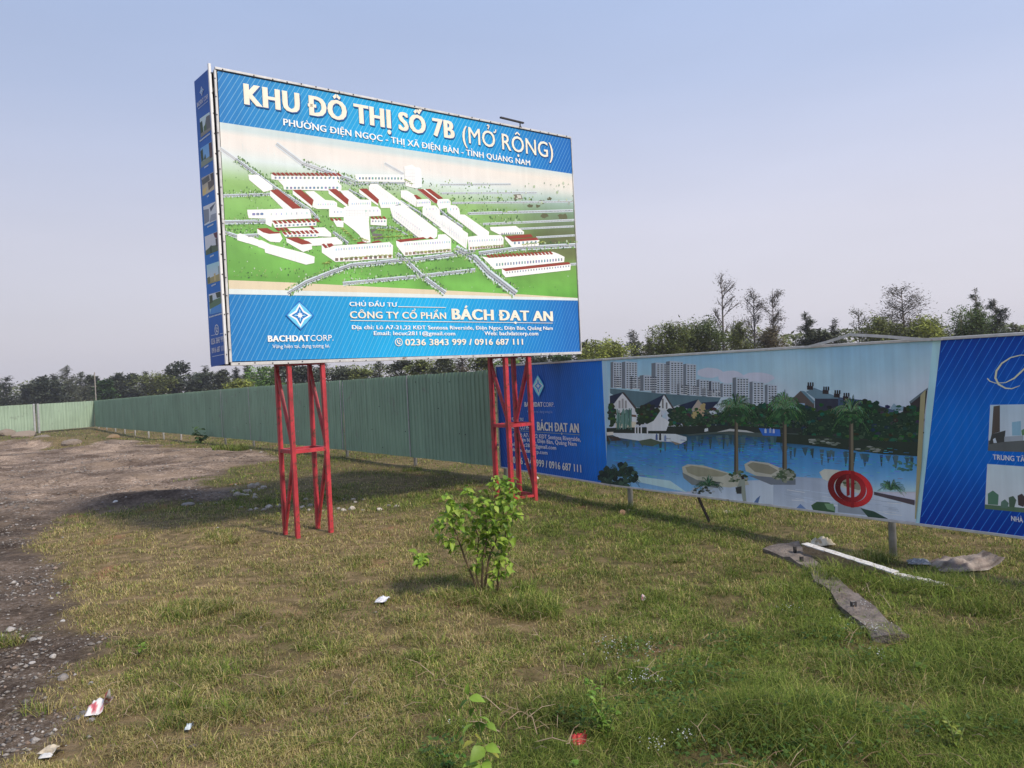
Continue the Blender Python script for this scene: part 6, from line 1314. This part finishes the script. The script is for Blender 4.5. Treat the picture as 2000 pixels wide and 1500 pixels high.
# ------------------------------------------------------------------ rubble, litter and the old footing
def rock(px, py, wpx, hk, col, label, seed, name="stone", group=None, cat="stone", wk=.8, sink=.25):
    rr = random.Random(seed); p = at(px, py); s = wpx / F_PX * p.length / 2; bm = bmesh.new(); bmesh.ops.create_icosphere(bm, subdivisions=2, radius=1.0)
    ph = [Vector((rr.uniform(-1, 1), rr.uniform(-1, 1), rr.uniform(-1, 1))).normalized() for _ in range(7)]; cut = [rr.uniform(.55, .9) for _ in ph]
    for v in bm.verts:
        for d, c in zip(ph, cut):
            k = v.co.dot(d)
            if k > c: v.co -= d * (k - c) * .9
        v.co = Vector((v.co.x * s, v.co.y * s * wk, v.co.z * s * hk)) * rr.uniform(.93, 1.05)
    me = bpy.data.meshes.new(name); bm.to_mesh(me); bm.free(); a = me.color_attributes.new("Col", 'FLOAT_COLOR', 'POINT'); k = rr.uniform(.85, 1.15)
    a.data.foreach_set("color", np.tile(np.array([*(c * k for c in col), 1], np.float32), len(me.vertices))); o = link(name, me, M['stone']); o.location = p + Vector((0, 0, s * hk * (.5 - sink))); o.rotation_euler = (0, 0, rr.uniform(0, 6.28)); return tag(o, label, cat, group)
LS, MS = (.44, .39, .33), (.29, .255, .22)
ROW = [(561, 975, 12), (597, 976, 9), (525, 992, 16), (545, 991, 16), (579, 990, 14), (590, 992, 12), (605, 989, 13), (604, 997, 9), (642, 990, 10), (662, 995, 11), (671, 998, 13), (687, 995, 17), (671, 976, 8), (690, 977, 9), (694, 982, 9), (709, 977, 7), (709, 997, 8), (741, 997, 13), (760, 989, 10), (775, 990, 10), (489, 997, 9), (471, 992, 8), (500, 995, 9), (515, 997, 10), (557, 997, 12), (630, 999, 7)]
for i, (x, y, w_) in enumerate(ROW): rock(x, y, w_ * 1.15, .62, LS if i % 3 else MS, "pale stone in the row lying in shaded grass behind the left red leg", 300 + i, group="row of stones behind the left leg")
for i, (x, y, w_) in enumerate([(491, 953, 17), (503, 948, 10), (515, 954, 13), (479, 963, 13), (487, 961, 10), (464, 968, 14), (474, 968, 10), (498, 973, 10), (497, 968, 8), (460, 948, 6), (456, 960, 6), (505, 958, 10), (483, 969, 9)]): rock(x, y, w_ * 1.2, .75, (.36, .32, .27) if i % 2 else LS, "pale rubble stone in the small heap left of the near red leg", 340 + i, group="rubble heap left of the leg")
rock(367, 987, 30, .35, MS, "flat grey stone in the shade at the edge of the gravel", 360); rock(422, 984, 9, .5, LS, "small light stone right of the flat grey stone", 361); rock(392, 985, 7, .5, LS, "tiny stone touching the flat grey stone's right side", 362)
rock(1215, 1004, 17, .9, (.36, .21, .12), "rust orange brick lump at the foot of the second hoarding post", 363, "brick_lump", cat="brick"); rock(1228, 998, 9, .8, (.34, .24, .17), "small tan lump behind the rust orange brick", 364, "brick_lump", cat="brick"); rock(952, 1168, 17, .8, (.40, .22, .13), "orange clay clod at the foot of the leafy shrub", 365, "clay_clod", cat="clod")
rock(1042, 936, 26, .45, (.55, .50, .44), "pale plaster lump under the hoarding behind the right red leg", 366, "plaster_lump", cat="rubble"); rock(1002, 1050, 8, .6, (.5, .46, .4), "small white stone right of the leafy shrub", 367); rock(1421, 1001, 18, .5, (.45, .38, .3), "crumbly pale lump under the hoarding near its loose brace", 368)
for i, (x, y, w_, c_, lab) in enumerate([(165, 1396, 22, (.17, .16, .16), "dark grey stone left of the red and white plastic scrap"), (178, 1408, 16, (.24, .22, .21), "lighter stone just below the plastic scrap"), (152, 1404, 16, (.14, .13, .13), "dark flat stone, outermost left of the plastic scrap"), (22, 1232, 22, (.42, .38, .34), "pale oval stone at the left edge of the track"), (76, 1248, 12, (.4, .36, .32), "pale upright stone right of the oval one"), (64, 1251, 14, (.36, .34, .33), "grey stone between the oval and upright stones"), (104, 1284, 16, (.42, .38, .34), "light angular stone on the track by the dry grass"), (63, 1296, 12, (.45, .42, .4), "small light stone below the angular one"), (123, 1214, 10, (.44, .42, .4), "small white stone at the grass edge of the track"), (124, 1326, 24, (.26, .23, .21), "broad brown stone where the track meets orange soil"), (178, 1337, 14, (.3, .28, .27), "grey stone half hidden at the turf edge"), (225, 980, 10, (.6, .58, .55), "single white stone on the dark gravel bank")]): rock(x, y, w_, .6, c_, lab, 380 + i)
for i, (x, y, w_, lab) in enumerate([(12, 851, 40, "pale earth lump at the left edge below the pale fence"), (45, 853, 44, "second pale earth lump below the pale fence"), (82, 858, 30, "pale earth lump below the pale fence post"), (140, 866, 34, "broken pale clod heap on the far left of the gravel"), (222, 854, 26, "orange earth clod in the grass before the fence corner")]): rock(x, y, w_, .5, (.23, .18, .14) if i < 4 else (.27, .18, .10), lab, 400 + i, "earth_lump", cat="earth")
# footing
ft_px = [(1494, 1070), (1512, 1060), (1553, 1057), (1575, 1075), (1612, 1105), (1650, 1135), (1680, 1160), (1715, 1187), (1745, 1212), (1772, 1238), (1735, 1243), (1700, 1238), (1680, 1218), (1640, 1190), (1628, 1172), (1612, 1150), (1598, 1138), (1575, 1110), (1545, 1088)]
c_ = at(1635, 1150); e = empty("concrete_footing", c_, "broken concrete strip footing half buried in the grass", "footing"); ZF = c_.z; top = [on_ground(x, y, ZF + .045) for x, y in ft_px]; rr = random.Random(8); top = [p + Vector((rr.uniform(-.028, .028), rr.uniform(-.028, .028), rr.uniform(-.02, .008))) for p in top]
bm = bmesh.new(); tv = [bm.verts.new(p) for p in top]; f = bm.faces.new(tv); bmesh.ops.recalc_face_normals(bm, faces=[f]); 
if f.normal.z < 0: f.normal_flip()
r_ = bmesh.ops.extrude_face_region(bm, geom=[f]); low = [v for v in r_['geom'] if isinstance(v, bmesh.types.BMVert)]
for v in low: v.co.z += 0.0
for v in tv: v.co.z -= .13
bmesh.ops.triangulate(bm, faces=bm.faces[:]); bmesh.ops.subdivide_edges(bm, edges=bm.edges[:], cuts=3, use_grid_fill=True)
for v in bm.verts:
    if v.co.z > ZF + .0: v.co.z += .022 * (float(fbm(np.array([v.co.x * 9]), np.array([v.co.y * 9]), 3)[0]) - .5) * 2
bmesh.ops.recalc_face_normals(bm, faces=bm.faces[:]); me = bpy.data.meshes.new("slab"); bm.to_mesh(me); bm.free(); link("slab", me, M['concrete'], e)
for (x, y, h_, w_) in [(1554, 1079, .055, .022), (1567, 1096, .04, .026), (1669, 1189, .05, .036)]:
    p = gp(x, y, .035); mb = MB(); mb.obox(p + Vector((0, 0, h_ / 2 - .01)), Vector((w_ * .5, .004, 0)), Vector((0, .004, 0)), Vector((0, 0, h_ / 2 + .01))); mb.obox(p + Vector((-w_ * .4, .014, h_ / 2 - .01)), Vector((.004, 0, 0)), Vector((0, .016, 0)), Vector((0, 0, h_ / 2 + .006))); mb.build("steel_stub", M['dark_steel'], e)
# beam: rough mortar underside, painted top
a, b = at(1574, 1088), at(1748, 1140); d = (b - a).normalized(); sdv = Vector((-d.y, d.x, 0))
if sdv.y < 0: sdv = -sdv
e = empty("broken_beam", a, "fallen beam with white painted top lying across the footing", "beam"); e["kind"] = "thing"
def ragged(a, b, w_, z0a, z1a, z0b, z1b, name, m_, seed, jag=.012, n_=22):
    rr = random.Random(seed); bm = bmesh.new(); rows = []
    for i in range(n_ + 1):
        u = i / n_; p = a.lerp(b, u); z0 = z0a + (z0b - z0a) * u; z1 = z1a + (z1b - z1a) * u; j = lambda: rr.uniform(-jag, jag)
        rows.append([bm.verts.new((p.x + q.x, p.y + q.y, p.z + z)) for q, z in ((-sdv * (w_ / 2 + j() * .4), z0 + j()), (-sdv * (w_ / 2 + j() * .4), z1 + j() * .3), (sdv * (w_ / 2), z1 + j() * .3), (sdv * (w_ / 2), z0))])
    for r0, r1 in zip(rows, rows[1:]):
        for k in range(4): bm.faces.new((r0[k], r0[(k + 1) % 4], r1[(k + 1) % 4], r1[k]))
    bm.faces.new(rows[0]); bm.faces.new(rows[-1][::-1]); bmesh.ops.recalc_face_normals(bm, faces=bm.faces[:]); me = bpy.data.meshes.new(name); bm.to_mesh(me); bm.free(); return link(name, me, m_, e, bevel=.004)
ragged(a, b, .075, -.02, .122, -.02, .095, "mortar_body", M['mortar'], 1); ragged(a - d * .01, b + d * .01, .080, .123, .131, .096, .104, "painted_top", M['paintwood'], 2, .005)
b2 = at(1850, 1152); ragged(b + d * .012, b2, .055, -.01, .095, -.02, .050, "broken_tail", M['paintwood'], 3, .016); b3 = at(1892, 1162); ragged(b2 + d * .008, b3, .07, -.02, .05, -.02, .03, "tail_lump", M['concrete'], 4, .012)
p = a.lerp(b, .72); mb = MB(); mb.bar(p - sdv * .044 + Vector((0, 0, -.01)) - d * .02, p - sdv * .046 + Vector((0, 0, .10)) + d * .02, .006, .006, d); mb.build("tie_wire", M['dark_steel'], e)
def crumple(name, px, py, wpx, dpx, hgt, cols, label, cat, seed, m_, curl=0.0, n_=(26, 18), split=None):
    rr = random.Random(seed); p = at(px, py); s = p.length / F_PX; W_, D_ = wpx * s / 2, dpx * s / 2; bm = bmesh.new(); R_ = []; o1 = rr.uniform(0, 90)
    for i in range(n_[0] + 1):
        row = []
        for j in range(n_[1] + 1):
            u, v = i / n_[0] * 2 - 1, j / n_[1] * 2 - 1; f1 = float(fbm(np.array([u * 1.6 + o1]), np.array([v * 1.6 + o1]), 3)[0]); rid = abs(f1 - .5) * 2; f2 = float(vnoise(np.array([u * 4 + o1]), np.array([v * 4])[0:1])[0])
            edge = max(0, 1 - max(abs(u), abs(v)) ** 3); z = hgt * (edge * (.45 + .6 * rid) + .30 * f2 * edge + .5 * abs(math.sin(u * 5 + 4 * f1)) * edge * f2) + curl * max(0, u) ** 4 * (1 if v < .5 else .4)
            row.append(bm.verts.new((u * W_ * (1 + .25 * (f2 - .5)) , v * D_ * (1 + .3 * (f1 - .5)) , z)))
        R_.append(row)
    for i in range(n_[0]):
        for j in range(n_[1]): bm.faces.new((R_[i][j], R_[i + 1][j], R_[i + 1][j + 1], R_[i][j + 1]))
    me = bpy.data.meshes.new(name); bm.to_mesh(me); bm.free(); a_ = me.color_attributes.new("Col", 'FLOAT_COLOR', 'POINT'); cc = []
    for v in me.vertices:
        u = v.co.x / W_ if W_ else 0; k = cols[min(len(cols) - 1, int((float(vnoise(np.array([v.co.x / W_ * 1.7 + o1]), np.array([v.co.y / D_ * 1.7]))[0]) * .999) * len(cols)))]; cc += [*k, 1]
    a_.data.foreach_set("color", np.array(cc, np.float32)); me.polygons.foreach_set("use_smooth", np.ones(len(me.polygons), bool)); o = link(name, me, m_); o.location = p + Vector((0, 0, .02)); o.rotation_euler = (0, 0, rr.uniform(-.3, .3)); return tag(o, label, cat)
SK = [(.24, .185, .15), (.30, .24, .195), (.15, .11, .09), (.36, .30, .25)]
crumple("sack", 1878, 1108, 100, 74, .065, SK, "dirty brown crumpled sack lying in the grass under the hoarding's blue end", "sack", 3, M['cloth'], .10); crumple("cloth_scrap", 1794, 1102, 36, 30, .03, [(.30, .31, .33), (.2, .21, .23), (.45, .43, .42)], "grey crumpled rag left of the brown sack", "rag", 4, M['cloth'])
crumple("foam_scrap", 1606, 1066, 38, 26, .06, [(.55, .45, .30), (.62, .55, .42), (.40, .30, .18)], "flaky cream scrap behind the white-topped beam", "scrap", 5, M['cloth']); crumple("plastic_scrap", 194, 1394, 34, 44, .05, [(.72, .68, .66), (.75, .72, .70), (.55, .12, .14), (.7, .66, .64)], "torn white and red plastic bag on the edge of the track", "litter", 6, M['plastic'], .10, (16, 12))
crumple("paper_scrap", 103, 1474, 38, 26, .022, [(.62, .52, .38), (.55, .45, .32), (.66, .6, .5)], "cream paper scrap in the lower left corner", "litter", 7, M['cloth'], .03, (14, 10)); crumple("paper_scrap", 90, 1485, 20, 14, .012, [(.66, .64, .62)], "small white scrap touching the cream paper", "litter", 8, M['cloth'], 0, (10, 8))
crumple("tissue_scrap", 747, 1178, 24, 22, .03, [(.72, .72, .76), (.60, .60, .66)], "white tissue in the grass left of the leafy shrub", "litter", 9, M['cloth'], .02, (14, 10)); crumple("wrapper", 1257, 1176, 10, 14, .035, [(.55, .28, .30), (.6, .5, .48), (.45, .1, .14)], "tiny pink wrapper in the grass right of the leafy shrub", "litter", 10, M['plastic'], .02, (10, 8))
crumple("wrapper", 1130, 1456, 30, 40, .03, [(.50, .02, .03), (.42, .02, .02), (.58, .06, .05)], "bright red torn wrapper at the bottom of the photo", "litter", 11, M['plastic'], .05, (14, 12)); crumple("plastic_scrap", 370, 1430, 14, 14, .02, [(.40, .46, .50), (.55, .6, .62)], "bluish plastic scrap in the dry grass at the lower left", "litter", 12, M['plastic'], .03, (10, 8))

# ------------------------------------------------------------------ humid air
mb = MB(); mb.obox((0, 10, 6.2), (380, 0, 0), (0, 380, 0), (0, 0, 9.0)); ho = mb.build("haze", None)
hm_ = bpy.data.materials.new("humid_air"); hm_.use_nodes = True; t = hm_.node_tree; t.nodes.remove(t.nodes["Principled BSDF"])
pv_ = t.nodes.new("ShaderNodeVolumePrincipled"); pv_.inputs['Color'].default_value = (.93, .93, .97, 1); pv_.inputs['Density'].default_value = HAZE; pv_.inputs['Anisotropy'].default_value = .2
t.links.new(pv_.outputs[0], t.nodes["Material Output"].inputs['Volume']); ho.data.materials.append(hm_); tag(ho, "thin grey haze in the air", "haze", kind="stuff")
